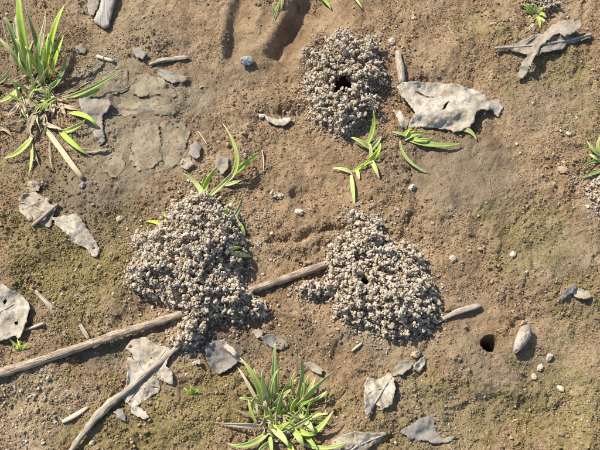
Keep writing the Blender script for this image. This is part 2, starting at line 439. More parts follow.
# ------------------------------------------------------------------ object helpers
def link_mesh(name, verts, faces, material, parent=None, uvs=None, smooth_shade=True, tone=None):
    me = bpy.data.meshes.new(name)
    me.from_pydata([tuple(map(float, v)) for v in verts], [], [tuple(map(int, f)) for f in faces])
    if uvs is not None:
        ul = me.uv_layers.new(name='UVMap')
        li = np.empty(len(me.loops), np.int32); me.loops.foreach_get('vertex_index', li)
        ul.data.foreach_set('uv', np.asarray(uvs, np.float32)[li].ravel())
    if tone is not None:
        a = me.attributes.new('tone', 'FLOAT', 'POINT'); a.data.foreach_set('value', np.asarray(tone, np.float32))
    if smooth_shade: me.polygons.foreach_set('use_smooth', np.ones(len(me.polygons), bool))
    me.materials.append(material)
    me.update()
    o = bpy.data.objects.new(name, me)
    COL.objects.link(o)
    if parent is not None: o.parent = parent
    return o
def centre_origin(o, p):
    """put the origin of a mesh object at p"""
    n = len(o.data.vertices); a = np.empty(n * 3, np.float32); o.data.vertices.foreach_get('co', a)
    a = a.reshape(-1, 3) - np.array(p, np.float32); o.data.vertices.foreach_set('co', a.ravel()); o.data.update()
    o.location = p
    return o
def tag(o, label, cat, group=None):
    o['label'] = label; o['category'] = cat
    if group: o['group'] = group
    return o
def thing(name, loc, label, cat, group=None):
    o = bpy.data.objects.new(name, None); o.empty_display_size = .005
    COL.objects.link(o); o.location = loc
    return tag(o, label, cat, group)
def adopt(child, parent):
    child.parent = parent
    child.location = Vector(child.location) - Vector(parent.location)
    return child

# ------------------------------------------------------------------ ground
def build_ground():
    nx, ny = len(AX), len(AY)
    co = np.stack([GX, GY, GH], -1).reshape(-1, 3).astype(np.float32)
    me = bpy.data.meshes.new('ground')
    me.vertices.add(nx * ny); me.vertices.foreach_set('co', co.ravel())
    idx = np.arange(nx * ny, dtype=np.int32).reshape(ny, nx)
    q = np.stack([idx[:-1, :-1], idx[:-1, 1:], idx[1:, 1:], idx[1:, :-1]], -1).reshape(-1, 4)
    nq = len(q)
    me.loops.add(nq * 4); me.loops.foreach_set('vertex_index', q.ravel())
    me.polygons.add(nq); me.polygons.foreach_set('loop_start', np.arange(nq, dtype=np.int32) * 4)
    me.polygons.foreach_set('use_smooth', np.ones(nq, bool))
    me.update(calc_edges=True)
    g, m, d, p, s = ZN
    for nm, arr in (('grey', g), ('moss', m), ('damp_shade', d), ('pale', p)):
        a = me.attributes.new(nm, 'FLOAT', 'POINT'); a.data.foreach_set('value', arr.astype(np.float32).ravel())
    me.materials.append(M_SOIL)
    o = bpy.data.objects.new('ground', me); COL.objects.link(o)
    o['kind'] = 'structure'
    return o
ground = build_ground()

# ------------------------------------------------------------------ grains: geometry-node scatter of small lumps
def grain_tree(name, seed, material, squash=1.0, amount=.45, detail=2):
    nt = bpy.data.node_groups.new(name, 'GeometryNodeTree')
    nt.interface.new_socket('Geometry', in_out='INPUT', socket_type='NodeSocketGeometry')
    nt.interface.new_socket('Geometry', in_out='OUTPUT', socket_type='NodeSocketGeometry')
    gi = nt.nodes.new('NodeGroupInput'); go = nt.nodes.new('NodeGroupOutput')
    ico = nt.nodes.new('GeometryNodeMeshIcoSphere'); ico.inputs['Radius'].default_value = 1.0; ico.inputs['Subdivisions'].default_value = detail
    nz = nt.nodes.new('ShaderNodeTexNoise'); nz.noise_dimensions = '4D'; nz.inputs['W'].default_value = seed; nz.inputs['Scale'].default_value = .95; nz.inputs['Detail'].default_value = 2
    sub = nt.nodes.new('ShaderNodeVectorMath'); sub.operation = 'SUBTRACT'; sub.inputs[1].default_value = (.5, .5, .5)
    sc = nt.nodes.new('ShaderNodeVectorMath'); sc.operation = 'SCALE'; sc.inputs['Scale'].default_value = amount * 4
    nt.links.new(nz.outputs['Color'], sub.inputs[0]); nt.links.new(sub.outputs[0], sc.inputs[0])
    sp = nt.nodes.new('GeometryNodeSetPosition')
    nt.links.new(ico.outputs['Mesh'], sp.inputs['Geometry']); nt.links.new(sc.outputs[0], sp.inputs['Offset'])
    ss = nt.nodes.new('GeometryNodeSetShadeSmooth'); nt.links.new(sp.outputs[0], ss.inputs[0]); ss.inputs['Shade Smooth'].default_value = False
    sm = nt.nodes.new('GeometryNodeSetMaterial'); sm.inputs['Material'].default_value = material
    nt.links.new(ss.outputs[0], sm.inputs[0])
    iop = nt.nodes.new('GeometryNodeInstanceOnPoints')
    nt.links.new(gi.outputs[0], iop.inputs['Points']); nt.links.new(sm.outputs[0], iop.inputs['Instance'])
    ra = nt.nodes.new('GeometryNodeInputNamedAttribute'); ra.data_type = 'FLOAT_VECTOR'; ra.inputs[0].default_value = 'turn'
    sa = nt.nodes.new('GeometryNodeInputNamedAttribute'); sa.data_type = 'FLOAT_VECTOR'; sa.inputs[0].default_value = 'size'
    e2r = nt.nodes.new('FunctionNodeEulerToRotation'); nt.links.new(ra.outputs[0], e2r.inputs[0])
    nt.links.new(e2r.outputs[0], iop.inputs['Rotation']); nt.links.new(sa.outputs[0], iop.inputs['Scale'])
    nt.links.new(iop.outputs[0], go.inputs[0])
    return nt
def grains(name, pos, size, tint, tree, material, parent=None, turn=None):
    n = len(pos)
    me = bpy.data.meshes.new(name)
    me.vertices.add(n); me.vertices.foreach_set('co', np.asarray(pos, np.float32).ravel())
    a = me.attributes.new('size', 'FLOAT_VECTOR', 'POINT'); a.data.foreach_set('vector', np.asarray(size, np.float32).ravel())
    if turn is None: turn = rng.uniform(0, 6.283, (n, 3))
    a = me.attributes.new('turn', 'FLOAT_VECTOR', 'POINT'); a.data.foreach_set('vector', np.asarray(turn, np.float32).ravel())
    a = me.attributes.new('tint', 'FLOAT_COLOR', 'POINT')
    c4 = np.concatenate([np.clip(tint, 0, 1), np.ones((n, 1))], 1); a.data.foreach_set('color', c4.astype(np.float32).ravel())
    me.materials.append(material); me.update()
    o = bpy.data.objects.new(name, me); COL.objects.link(o)
    md = o.modifiers.new('scatter', 'NODES'); md.node_group = tree
    if parent is not None: o.parent = parent
    o['kind'] = 'stuff'
    return o
T_GRAINS = [grain_tree('grain_a', 1.7, M_GRAIN, amount=.5, detail=1), grain_tree('grain_b', 9.2, M_GRAIN, amount=.6), grain_tree('grain_c', 23.1, M_GRAIN, amount=.7)]

def mixc(a, b, f):
    return a * (1 - f[:, None]) + np.asarray(b)[None, :] * f[:, None]

# outlines of the burrow mounds, in plan units
MOUNDS = {
 'top': dict(poly=[(303, 58), (309, 52), (318, 55), (326, 46), (333, 41), (342, 37), (352, 42), (364, 46), (374, 45), (380, 54), (377, 63), (383, 70), (390, 76), (388, 88), (379, 92), (372, 98),
                   (380, 106), (376, 118), (366, 120), (360, 128), (352, 138), (342, 142), (334, 136), (326, 128), (314, 126), (304, 118), (308, 106), (306, 96), (303, 84), (308, 76), (304, 68)],
             h=20, edge=20, hole=(342, 92, 9.5, 9)),
 'left': dict(poly=[(178, 206), (190, 198), (204, 190), (214, 196), (220, 202), (232, 206), (240, 218), (243, 232), (250, 244), (252, 258), (244, 270), (246, 284), (254, 296), (266, 302), (270, 312), (262, 321), (250, 318),
                    (244, 326), (228, 322), (214, 326), (208, 336), (206, 346), (192, 352), (176, 350), (172, 340), (178, 326), (186, 318), (172, 312), (160, 304), (146, 300), (134, 294), (128, 282), (134, 268), (136, 254), (132, 242), (144, 234), (158, 228), (166, 216)],
              h=34, edge=42, hole=None),
 'right': dict(poly=[(343, 222), (352, 216), (362, 218), (376, 220), (386, 228), (384, 238), (396, 244), (408, 242), (418, 246), (416, 256), (424, 266), (426, 278), (436, 288), (438, 302), (432, 312), (438, 324), (426, 332), (412, 336),
                    (396, 340), (384, 340), (370, 332), (356, 328), (344, 324), (330, 312), (332, 300), (322, 296), (314, 302), (300, 298), (296, 288), (304, 282), (316, 284), (326, 278), (324, 262), (328, 246), (340, 240), (352, 234)],
              h=23, edge=32, hole=(363, 289, 4.5, 8)),
 'corner': dict(poly=[(586, 186), (594, 178), (606, 176), (620, 184), (622, 206), (606, 216), (592, 212), (586, 200)], h=11, edge=14, hole=None),
 'upper': dict(poly=[(530, -6), (540, -12), (556, -10), (562, 2), (556, 10), (546, 14), (538, 8), (534, 2)], h=8, edge=10, hole=None),
}
for k_, m_ in MOUNDS.items():
    pts = m_['poly']; P2 = []
    for i in range(len(pts)):
        a = pts[i]; b = pts[(i + 1) % len(pts)]
        P2 += [a, ((a[0] + b[0]) / 2 + random.uniform(-4, 4), (a[1] + b[1]) / 2 + random.uniform(-4, 4))]
    m_['poly'] = P2
def mound_px(u, v, m, key=0):
    d = sdist(u, v, m['poly'])
    q = np.clip(d / m['edge'], 0, 1)
    h = m['h'] * (1 - (1 - q) ** 1.9) * (1 + .25 * fbm(u / 15, v / 15, 201 + key, 2)) + 2.0 * (d > 0) + 4.5 * q * fbm(u / 7, v / 7, 211 + key, 2)
    if m['hole']:
        cx, cy, r, dep = m['hole']
        e = np.hypot(u - cx, v - cy) + 1.6 * fbm(u / 6, v / 6, 301 + key, 2)
        h = h - dep * (1 - smooth(r * .6, r * 1.2, e))
    return np.where(d > 0, h, -1.0)
TOPG = np.full(LGX.shape, -1.0)
for i_, m_ in enumerate(MOUNDS.values()):
    P_ = np.array(m_['poly']); sel = (LGU > P_[:, 0].min()) & (LGU < P_[:, 0].max()) & (LGV > P_[:, 1].min()) & (LGV < P_[:, 1].max())
    mh_ = mound_px(LGU[sel], LGV[sel], m_, i_)
    TOPG[sel] = np.maximum(TOPG[sel], np.where(mh_ > 0, LOWG[sel] + mh_ * U, -1.0))
def top(x, y):
    """soil or mound surface, whichever is higher"""
    t = lookup(TOPG, LX, LY, x, y)
    return np.maximum(hgt(x, y), t)

def scatter_ground():
    # brown crumbs over the whole plot and some way beyond
    for k, (n, rmin, rmax, pw, seed) in enumerate([(170000, .30, 1.05, 1.6, 1), (12000, .8, 2.1, 2.4, 2)]):
        x = rng.uniform(-.24, .24, n * 3); y = rng.uniform(-.165, .215, n * 3)
        u, v = plan_safe(x, y)
        g, m, d, p, s = zones(u, v)
        clump = fbm(u / 24, v / 24, 77 + k, 3)
        dens = np.clip((.56, .16)[k] + 1.9 * clump + .25 * m, (.10, .006)[k], 1) * (1 - (.88, .97)[k] * s) * (1 - .4 * d)
        keep = rng.random(n * 3) < dens
        for (cx, cy, r, dep) in HOLES: keep &= np.hypot(u - cx, v - cy) > r * 1.08
        keep = np.where(keep)[0][:n]
        x, y, u, v = x[keep], y[keep], u[keep], v[keep]; g, m, d, p, s = g[keep], m[keep], d[keep], p[keep], s[keep]
        n = len(x)
        r = (rmin + (rmax - rmin) * rng.random(n) ** pw) * U * (1 - .45 * s)
        sz = r[:, None] * rng.uniform(.7, 1.25, (n, 3)); sz[:, 2] *= .85
        z = hgt(x, y) + r * rng.uniform(.0, .5, n)
        t = rng.random(n)
        c = np.tile(np.array(C_BROWN), (n, 1)); c = mixc(c, C_LBROWN, t)
        c = mixc(c, C_DBROWN, (rng.random(n) < .16) * .8)
        c = mixc(c, C_GREY, g * .8); c = mixc(c, C_OLIVE, m * rng.random(n) * .75)
        c = mixc(c, C_PEL, np.clip(p * .4 * rng.random(n) + (rng.random(n) < .05) * .7, 0, 1))
        c = mixc(c, (.12, .09, .06), d * .6)  # crumbs take the same damp and painted shade
        c = c * rng.uniform(.75, 1.3, (n, 1))
        o = grains('soil_crumbs', np.stack([x, y, z], 1), sz, c, T_GRAINS[k], M_GRAIN)
        tag(o, ['fine brown soil crumbs strewn over the bare ground', 'coarser brown soil crumbs strewn over the bare ground'][k], 'soil')
    # pale loose pellets
    n = 70000
    x = rng.uniform(-.24, .24, n); y = rng.uniform(-.17, .22, n); u, v = plan_safe(x, y)
    g, m, d, p, s = zones(u, v)
    dens = np.clip(p * (.35 + .9 * fbm(u / 9, v / 9, 88, 3)), 0, 1) * 1.0 + .005 * (1 - s)
    keep = rng.random(n) < dens
    for (cx, cy, r, dep) in HOLES: keep &= np.hypot(u - cx, v - cy) > r * 1.2
    x, y = x[keep], y[keep]; n = len(x)
    r = (.45 + 1.25 * rng.random(n) ** 2.2) * U
    sz = r[:, None] * rng.uniform(.75, 1.25, (n, 3))
    c = np.array(C_PEL)[None, :] * rng.uniform(.55, 1.1, (n, 1)) * rng.uniform(.95, 1.05, (n, 3))
    o = grains('loose_pellets', np.stack([x, y, hgt(x, y) + r * .4], 1), sz, c, T_GRAINS[2], M_GRAIN)
    tag(o, 'pale grey loose soil pellets scattered around the mounds and lower left', 'soil')
    # moss: tiny upright leaflets
    n = 230000
    x = rng.uniform(-.24, .24, n); y = rng.uniform(-.165, .215, n); u, v = plan_safe(x, y)
    m = zones(u, v)[1]
    keep = rng.random(n) < np.clip(m * (.30 + 1.5 * fbm(u / 11, v / 11, 99, 3)), 0, 1) * .6
    x, y = x[keep], y[keep]; n = len(x)
    r = rng.uniform(.35, .95, n) * U
    sz = np.stack([r * .6, r * .6, r * 1.2], 1)
    turn = np.stack([rng.normal(0, .7, n), rng.normal(0, .7, n), rng.uniform(0, 6.28, n)], 1)
    c = mixc(np.tile(np.array((.14, .155, .028)), (n, 1)), (.50, .46, .11), rng.random(n) ** 1.5)
    c = mixc(c, (.20, .15, .06), (rng.random(n) < .35) * .7)
    o = grains('moss', np.stack([x, y, hgt(x, y) + r * .6], 1), sz, c, T_GRAINS[0], M_GRAIN, turn=turn)
    tag(o, 'thin olive green moss in patches on the bare soil', 'moss')
scatter_ground()

# ------------------------------------------------------------------ pellet clumps and mounds
def ico_template(sub):
    bm = bmesh.new(); bmesh.ops.create_icosphere(bm, subdivisions=sub, radius=1.0)
    v = np.array([p.co[:] for p in bm.verts]); f = np.array([[q.index for q in t.verts] for t in bm.faces]); bm.free()
    return v, f
ICO1 = ico_template(2)     # 80 faces
ICO0 = ico_template(1)     # 20 faces
ICO3 = ico_template(4)
def rot_matrix(r):
    q = r.normal(size=4); q /= np.linalg.norm(q); w, x, y, z = q
    return np.array([[1 - 2 * (y * y + z * z), 2 * (x * y - z * w), 2 * (x * z + y * w)], [2 * (x * y + z * w), 1 - 2 * (x * x + z * z), 2 * (y * z - x * w)], [2 * (x * z - y * w), 2 * (y * z + x * w), 1 - 2 * (x * x + y * y)]])
def lump(r, vf, amt=.3):
    v, f = vf
    out = v.copy()
    for _ in range(4):
        d = r.normal(size=3); d /= np.linalg.norm(d)
        out += v * (amt * r.uniform(-.6, .8) * np.clip(v @ d, 0, 1) ** 2)[:, None]
    return (out * r.uniform(.62, 1.25, 3)) @ rot_matrix(r).T
def clump_mesh(seed, count):
    """an aggregate of pellets grown one onto another"""
    r = np.random.default_rng(seed)
    cs = [np.zeros(3)]; rs = [r.uniform(1.3, 1.8)]
    while len(cs) < count:
        i = r.integers(len(cs)); d = r.normal(size=3); d[2] = d[2] * .8 + .15; d /= np.linalg.norm(d)
        rad = r.choice([r.uniform(.5, 1.0), r.uniform(.8, 1.7)])
        c = cs[i] + d * (rs[i] + rad) * r.uniform(.66, .95)
        if np.linalg.norm(c * (1, 1, 1.2)) > 1.95 * count ** .40: continue
        if min(np.linalg.norm(c - q) for q in cs) < 1.1: continue
        cs.append(c); rs.append(rad)
    V = []; F = []; T = []; b = 0
    for c, rad in zip(cs, rs):
        v = lump(r, ICO1, 1.3) * rad + c
        V.append(v); F.append(ICO1[1] + b); b += len(v); T.append(np.full(len(v), np.clip(r.normal(.5, .28), 0, 1)))
    V = np.concatenate(V) * U * .84; F = np.concatenate(F); T = np.concatenate(T)
    me = bpy.data.meshes.new('clump'); me.from_pydata(V.tolist(), [], F.tolist())
    a = me.attributes.new('tone', 'FLOAT', 'POINT'); a.data.foreach_set('value', T.astype(np.float32))
    me.materials.append(M_PEL); me.update()
    return me, float(np.percentile(np.linalg.norm(V[:, :2], axis=1), 85))
CLUMPS = [clump_mesh(100 + i, c) for i, c in enumerate([11, 15, 19, 23, 27, 31, 36, 42, 48, 56])]

def build_mound(key, idx, label, spacing, sizes):
    m = MOUNDS[key]; pts = np.array(m['poly'])
    cu, cv = pts.mean(0); cx, cy = W(cu, cv)
    root = thing('soil_mound', (float(cx), float(cy), float(low(cx, cy))), label, 'mound', 'burrow mounds of pale soil pellets')
    base = np.array(root.location)
    lo_, hi_ = pts.min(0) - 2, pts.max(0) + 2
    # core
    gu, gv = np.meshgrid(np.arange(lo_[0], hi_[0], 1.3), np.arange(lo_[1], hi_[1], 1.3))
    x, y = W(gu, gv)
    mh = mound_px(gu, gv, m, idx)
    z = np.where(mh > 0, low(x, y) + (mh - 5.0 + 1.2 * fbm(gu / 3, gv / 3, 401, 2)) * U, low(x, y) - 5 * U)
    V = np.stack([x, y, z], -1).reshape(-1, 3) - base
    ny, nx = gu.shape; ii = np.arange(nx * ny).reshape(ny, nx)
    ok = (mh[:-1, :-1] > 0) | (mh[1:, :-1] > 0) | (mh[:-1, 1:] > 0) | (mh[1:, 1:] > 0)
    if m['hole']:
        hx, hy, hr, _ = m['hole']
        ok &= np.hypot(gu[:-1, :-1] + .6 - hx, gv[:-1, :-1] + .6 - hy) > hr * 1.0
    F = np.stack([ii[:-1, :-1], ii[1:, :-1], ii[1:, 1:], ii[:-1, 1:]], -1)[ok]
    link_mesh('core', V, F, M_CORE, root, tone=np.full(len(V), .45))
    # clumps, by dart throwing
    r = np.random.default_rng(500 + idx)
    got = []
    tries = 0
    nt_ = 14000
    cu_ = r.uniform(lo_[0], hi_[0], nt_); cv_ = r.uniform(lo_[1], hi_[1], nt_)
    cd_ = sdist(cu_, cv_, m['poly'])
    ok_ = cd_ > 2.5
    if m['hole']: ok_ &= np.hypot(cu_ - m['hole'][0], cv_ - m['hole'][1]) > m['hole'][2] + .8
    for u, v, d in zip(cu_[ok_], cv_[ok_], cd_[ok_]):
        sp = spacing * (.8 if d < 8 else 1.0)
        if any((u - a) ** 2 + (v - b) ** 2 < sp * sp for a, b, _ in got): continue
        got.append((float(u), float(v), float(d)))
    for u, v, d in got:
        x, y = W(u, v)
        big = sizes[0] if d < 7 else sizes[1]
        me, rad = CLUMPS[r.integers(big[0], big[1])]
        o = bpy.data.objects.new('clump', me); COL.objects.link(o); o.parent = root
        mh = float(mound_px(np.array([u]), np.array([v]), m, idx)[0])
        s = r.uniform(.82, 1.12)
        z = float(low(x, y)) + mh * U + r.uniform(-2.5, 5.5) * U
        if d < 7: z = max(z, float(hgt(x, y)) + 2.2 * U)
        o.location = (float(x) - base[0], float(y) - base[1], z - base[2])
        o.rotation_euler = (r.uniform(-.6, .6), r.uniform(-.6, .6), r.uniform(0, 6.28)); o.scale = (s, s, s * r.uniform(.85, 1.1))
    # single pellets between the clumps and trickled over the edge
    n = int(len(got) * 80)
    u = r.uniform(lo_[0] - 12, hi_[0] + 12, n); v = r.uniform(lo_[1] - 12, hi_[1] + 12, n)
    d = sdist(u, v, m['poly']); keep = (d > 0) | (r.random(n) < np.exp(d / 4.5) * .32)
    if m['hole']: keep &= np.hypot(u - m['hole'][0], v - m['hole'][1]) > m['hole'][2] * .95
    u, v, d = u[keep], v[keep], d[keep]; n = len(u)
    x, y = W(u, v); mh = np.maximum(mound_px(u, v, m, idx), 0)
    rad = r.uniform(.35, 1.3, n)
    z = np.where(d > 0, np.maximum(low(x, y) + mh * U, hgt(x, y)) + r.uniform(-5.0, -.6, n) * U, hgt(x, y) + .5 * rad * U)
    c = mixc(np.tile(np.array(C_PEL), (n, 1)), C_LBROWN, r.random(n) * .8) * r.uniform(.65, 1.15, (n, 1))
    grains('pellets', np.stack([x, y, z], 1) - base, rad[:, None] * U * r.uniform(.75, 1.2, (n, 3)), c, T_GRAINS[idx % 3], M_GRAIN, root)
    return root
MR = {}
MR['top'] = build_mound('top', 0, 'ring-shaped mound of pale soil pellets around a wide open burrow hole', 5.7, ((0, 5), (2, 9)))
MR['left'] = build_mound('left', 1, 'tallest soil pellet mound, heaped over the long twig with grass sprouting from it', 6.1, ((0, 6), (3, 10)))
MR['right'] = build_mound('right', 2, 'broad pale pellet mound at the right end of the long twig', 5.9, ((0, 6), (2, 10)))
MR['corner'] = build_mound('corner', 3, 'small heap of soil pellets cut off by the right picture edge', 5.8, ((0, 4), (1, 6)))
MR['upper'] = build_mound('upper', 4, 'small greyish soil heap at the top edge behind the little rosette plant', 5.6, ((0, 3), (0, 4)))

# ------------------------------------------------------------------ blades and grass plants
def bez(p0, p1, p2, t):
    t = t[:, None]
    return p0 * (1 - t) ** 2 + 2 * p1 * t * (1 - t) + p2 * t * t
def blade(parent, pts, width, hs, material, twist=0.0, name='blade', fold=.45, seed=0, wob=.0, blunt=False, start=.48):
    """pts: three plan points (root, middle, tip); hs: height of middle and tip over the soil in plan units.
    The stem passes through the middle point."""
    r = np.random.default_rng(int(abs(pts[0][0] * 13 + pts[2][1] * 7 + width * 31 + seed)) % 100003)
    x0, y0 = W(*pts[0]); z0 = float(top(x0, y0)); x0, y0 = W(*pts[0], z0)
    P = [np.array([x0, y0, z0 - .6 * U])]
    for (u, v), h in zip(pts[1:], hs):
        x, y = W(u, v); g = float(top(x, y)); z = g + h * U
        x, y = W(u, v, z)
        g2 = float(top(x, y)); z = max(z, g2 + .8 * U)
        P.append(np.array([float(x), float(y), z]))
    ctrl = 2 * P[1] - .5 * (P[0] + P[2])
    n = 13
    t = np.linspace(0, 1, n)
    path = bez(P[0], ctrl, P[2], t)
    gz = top(path[:, 0], path[:, 1])
    path[1:, 2] = np.maximum(path[1:, 2], gz[1:] + .7 * U)
    tan = np.gradient(path, axis=0); tan /= np.linalg.norm(tan, axis=1)[:, None] + 1e-12
    if twist == 0.0: twist = r.uniform(-.9, .9)
    lat = np.cross(tan, (0, 0, 1.0)); path = path + lat * (np.sin(t * r.uniform(3, 6) + r.uniform(0, 6)) * t * (1 - .3 * t) * width * .10 * U)[:, None]
    n0 = np.array([r.uniform(-.45, .45), -.45 + r.uniform(-.3, .3), 1.0])
    if blunt: prof = (start + (1 - start) * np.minimum(1, t / .25)) * (1 - .35 * t ** 6)
    else: prof = (start + (1 - start) * np.sin(np.minimum(1, t / .4) * math.pi / 2)) * np.clip(1 - t ** 2.4, 0, 1) ** .95
    V = []; UVs = []
    A = 5
    rows = []
    for i in range(n):
        side = np.cross(tan[i], n0); side /= np.linalg.norm(side) + 1e-12
        nor = np.cross(side, tan[i])
        a = twist * (t[i] - .3) + wob * math.sin(t[i] * 9 + seed)
        s2 = side * math.cos(a) + nor * math.sin(a); n2 = nor * math.cos(a) - side * math.sin(a)
        if n2[2] < 0: n2 = n2
        w = max(width * (.6 if material in (M_DRY, M_STRAW) and not blunt else .66) * prof[i], .18) * U * .5
        for k in range(A):
            q = (k / (A - 1)) * 2 - 1
            V.append(path[i] + s2 * q * w + n2 * (fold * w * (q * q - .4)) + n2 * wob * .25 * w * math.sin(q * 4 + t[i] * 7))
            UVs.append((k / (A - 1), t[i]))
    F = [(i * A + k, i * A + k + 1, (i + 1) * A + k + 1, (i + 1) * A + k) for i in range(n - 1) for k in range(A - 1)]
    V = np.array(V)
    org = np.array([x0, y0, z0])
    o = link_mesh(name, V - org, F, material, None, UVs)
    o.location = org
    sd = o.modifiers.new('thickness', 'SOLIDIFY'); sd.thickness = .00022; sd.offset = -1
    if parent is not None: adopt(o, parent)
    return o
G, D, B, L, GG, S, R = M_GREEN, M_DGREEN, M_BRIGHT, M_LPALE, M_GGREEN, M_STRAW, M_DRY
def plant(name, root_uv, label, cat, group, items, crown=None, extra=16, wscale=1.0):
    x, y = W(*root_uv); z = float(top(x, y)); x, y = W(*root_uv, z)
    root = thing(name, (float(x), float(y), z), label, cat, group)
    for i, it in enumerate(items):
        pts, w, hs, m = it[:4]
        kw = it[4] if len(it) > 4 else {}
        nm = 'dry_blade' if m in (S, R) else 'blade'
        blade(root, pts, w * wscale, hs, m, name=kw.pop('name', nm), seed=i, **kw)
    if crown:
        q = random.Random(len(items))
        for k in range(90):
            cu_, cv_, ru, rv, rh = q.choice(crown)
            a = q.uniform(0, 6.28); ln = q.uniform(7, 20)
            b0 = (cu_ + q.uniform(-.6, .6) * ru, cv_ + q.uniform(-.6, .6) * rv)
            b1 = (b0[0] + math.cos(a) * ln * .5 + q.uniform(-2, 2), b0[1] + math.sin(a) * ln * .5); b2 = (b0[0] + math.cos(a) * ln, b0[1] + math.sin(a) * ln + q.uniform(-3, 3))
            blade(root, [b0, b1, b2], q.uniform(1.6, 5.5), (q.uniform(2, 8), q.uniform(1.2, 6)), q.choice([S, S, R, R, R, L]), name='dry_blade', seed=200 + k, twist=q.uniform(-1.5, 1.5), wob=.5)
        for k in range(extra):
            cu_, cv_, ru, rv, rh = q.choice(crown)
            b0 = (cu_ + q.uniform(-.5, .5) * ru, cv_ + q.uniform(-.5, .5) * rv)
            h2 = q.uniform(5, 24); a = q.gauss(0, 1.5); sp = q.uniform(8, 26)
            b2 = (b0[0] + math.sin(a) * sp, b0[1] - math.cos(a) * sp * .6 - h2 * .55); b1 = ((b0[0] * .6 + b2[0] * .4) + q.uniform(-3, 3), b0[1] * .45 + b2[1] * .55)
            blade(root, [b0, b1, b2], q.uniform(2.4, 5.5), (h2 * .6, h2), q.choice([G, B, B, L, S]), name='blade', seed=400 + k, twist=q.uniform(-.6, .6))
        r = np.random.default_rng(len(items))
        for (u, v, ru, rv, rh) in crown:
            x, y = W(u, v); g = float(top(x, y))
            vv = ICO3[0] * (1 + .5 * np.array([mnoise.noise(Vector(p * 4 + len(items))) + .6 * mnoise.noise(Vector(p * 9)) for p in ICO3[0]]))[:, None] * np.array([ru, rv, rh * .5]) * .8 * U
            vv = vv + np.array([float(x), float(y), g + rh * .25 * U]) - np.array(root.location)
            link_mesh('root_crown', vv, ICO3[1], M_ROOT, root)
    return root
M_ROOT = stone_material('root_crown', (.24, .175, .11), (.36, .28, .18), .95, 300)
TW = dict(twist=1.2, wob=.5)
plant('grass_tuft', (44, 88), 'large green grass tuft with dead straw blades in the upper left corner', 'grass', 'grass tufts', [
    ([(43, 88), (41, 62), (39, 38)], 13, (18, 30), G), ([(32, 80), (21, 22), (22, -14)], 15, (48, 62), B), ([(44, 80), (53, 34), (64, 4)], 12, (34, 52), B),
    ([(48, 80), (56, 58), (63, 35)], 9, (22, 34), B), ([(47, 90), (61, 76), (66, 54)], 10, (12, 22), GG), ([(42, 62), (33, 32), (26, 8)], 7, (28, 44), GG),
    ([(40, 72), (25, 50), (13, 37)], 8, (22, 30), G), ([(40, 76), (31, 55), (25, 46)], 6, (24, 32), B), ([(26, 78), (12, 52), (-4, 36)], 8, (24, 34), L),
    ([(28, 82), (12, 34), (4, 17)], 9, (34, 40), GG), ([(20, 84), (7, 40), (1, 14)], 4.5, (20, 34), R, TW), ([(28, 80), (17, 36), (17, 12)], 8, (20, 30), S, TW),
    ([(-4, 84), (5, 77), (10, 67)], 7, (8, 14), L), ([(8, 85), (20, 78), (33, 75)], 8, (5, 4), R, TW), ([(33, 78), (22, 68), (18, 52)], 7, (16, 26), G),
    ([(44, 72), (45, 55), (48, 33)], 7, (26, 40), B), ([(38, 70), (38, 50), (44, 22)], 7, (26, 44), G), ([(50, 70), (57, 45), (62, 30)], 5, (24, 30), GG),
    ([(34, 84), (28, 60), (34, 40)], 7, (20, 32), L), ([(52, 45), (46, 38), (58, 30)], 8, (6, 8), R, TW), ([(40, 60), (45, 20), (46, 12)], 6, (30, 40), S, TW),
    ([(58, 100), (92, 88), (124, 67)], 8, (9, 15), G), ([(76, 99), (92, 93), (103, 86)], 8, (5, 6), B),
    ([(66, 112), (87, 117), (98, 128)], 8.5, (8, 5), B), ([(58, 132), (75, 128), (85, 119)], 9, (6, 7), G), ([(58, 128), (72, 143), (90, 155)], 9, (8, 3), B),
    ([(38, 121), (52, 126), (64, 131)], 8, (6, 4), S, TW), ([(42, 124), (62, 151), (83, 178)], 8, (7, 2.5), S, dict(twist=.5, blunt=True)),
    ([(33, 134), (20, 151), (3, 158)], 10, (9, 4), G), ([(31, 140), (32, 158), (28, 177)], 6, (6, 3), G), ([(37, 106), (31, 124), (28, 140)], 11, (9, 6), R, TW),
    ([(32, 138), (35, 155), (40, 165)], 4.5, (4, 2), R, TW), ([(50, 140), (50, 155), (53, 172)], 2.4, (4, 2), S), ([(20, 86), (9, 97), (-5, 103)], 9, (8, 6), G),
    ([(13, 90), (20, 100), (26, 108)], 7, (5, 3), L), ([(-6, 129), (5, 130), (13, 137)], 7, (4, 2), R, TW), ([(49, 97), (53, 108), (52, 118)], 8, (5, 3), S, TW),
    ([(56, 96), (62, 108), (66, 118)], 8, (5, 3), R, TW), ([(56, 98), (78, 87), (95, 80)], 5, (4, 3), R, TW), ([(62, 145), (90, 151), (114, 148)], 8, (3, 2), R, TW),
    ([(26, 118), (14, 124), (2, 122)], 8, (6, 3), R, TW), ([(22, 92), (16, 108), (4, 116)], 7, (6, 3), S, TW), ([(38, 96), (22, 100), (12, 112)], 8, (6, 3), R, TW),
    ([(60, 104), (72, 108), (84, 110)], 8, (4, 2), R, TW), ([(40, 112), (46, 120), (44, 134)], 7, (5, 3), R, TW)],
    crown=[(40, 92, 17, 14, 8), (28, 104, 15, 11, 6), (52, 104, 14, 11, 6), (36, 116, 13, 9, 5)], extra=24, wscale=1.02)
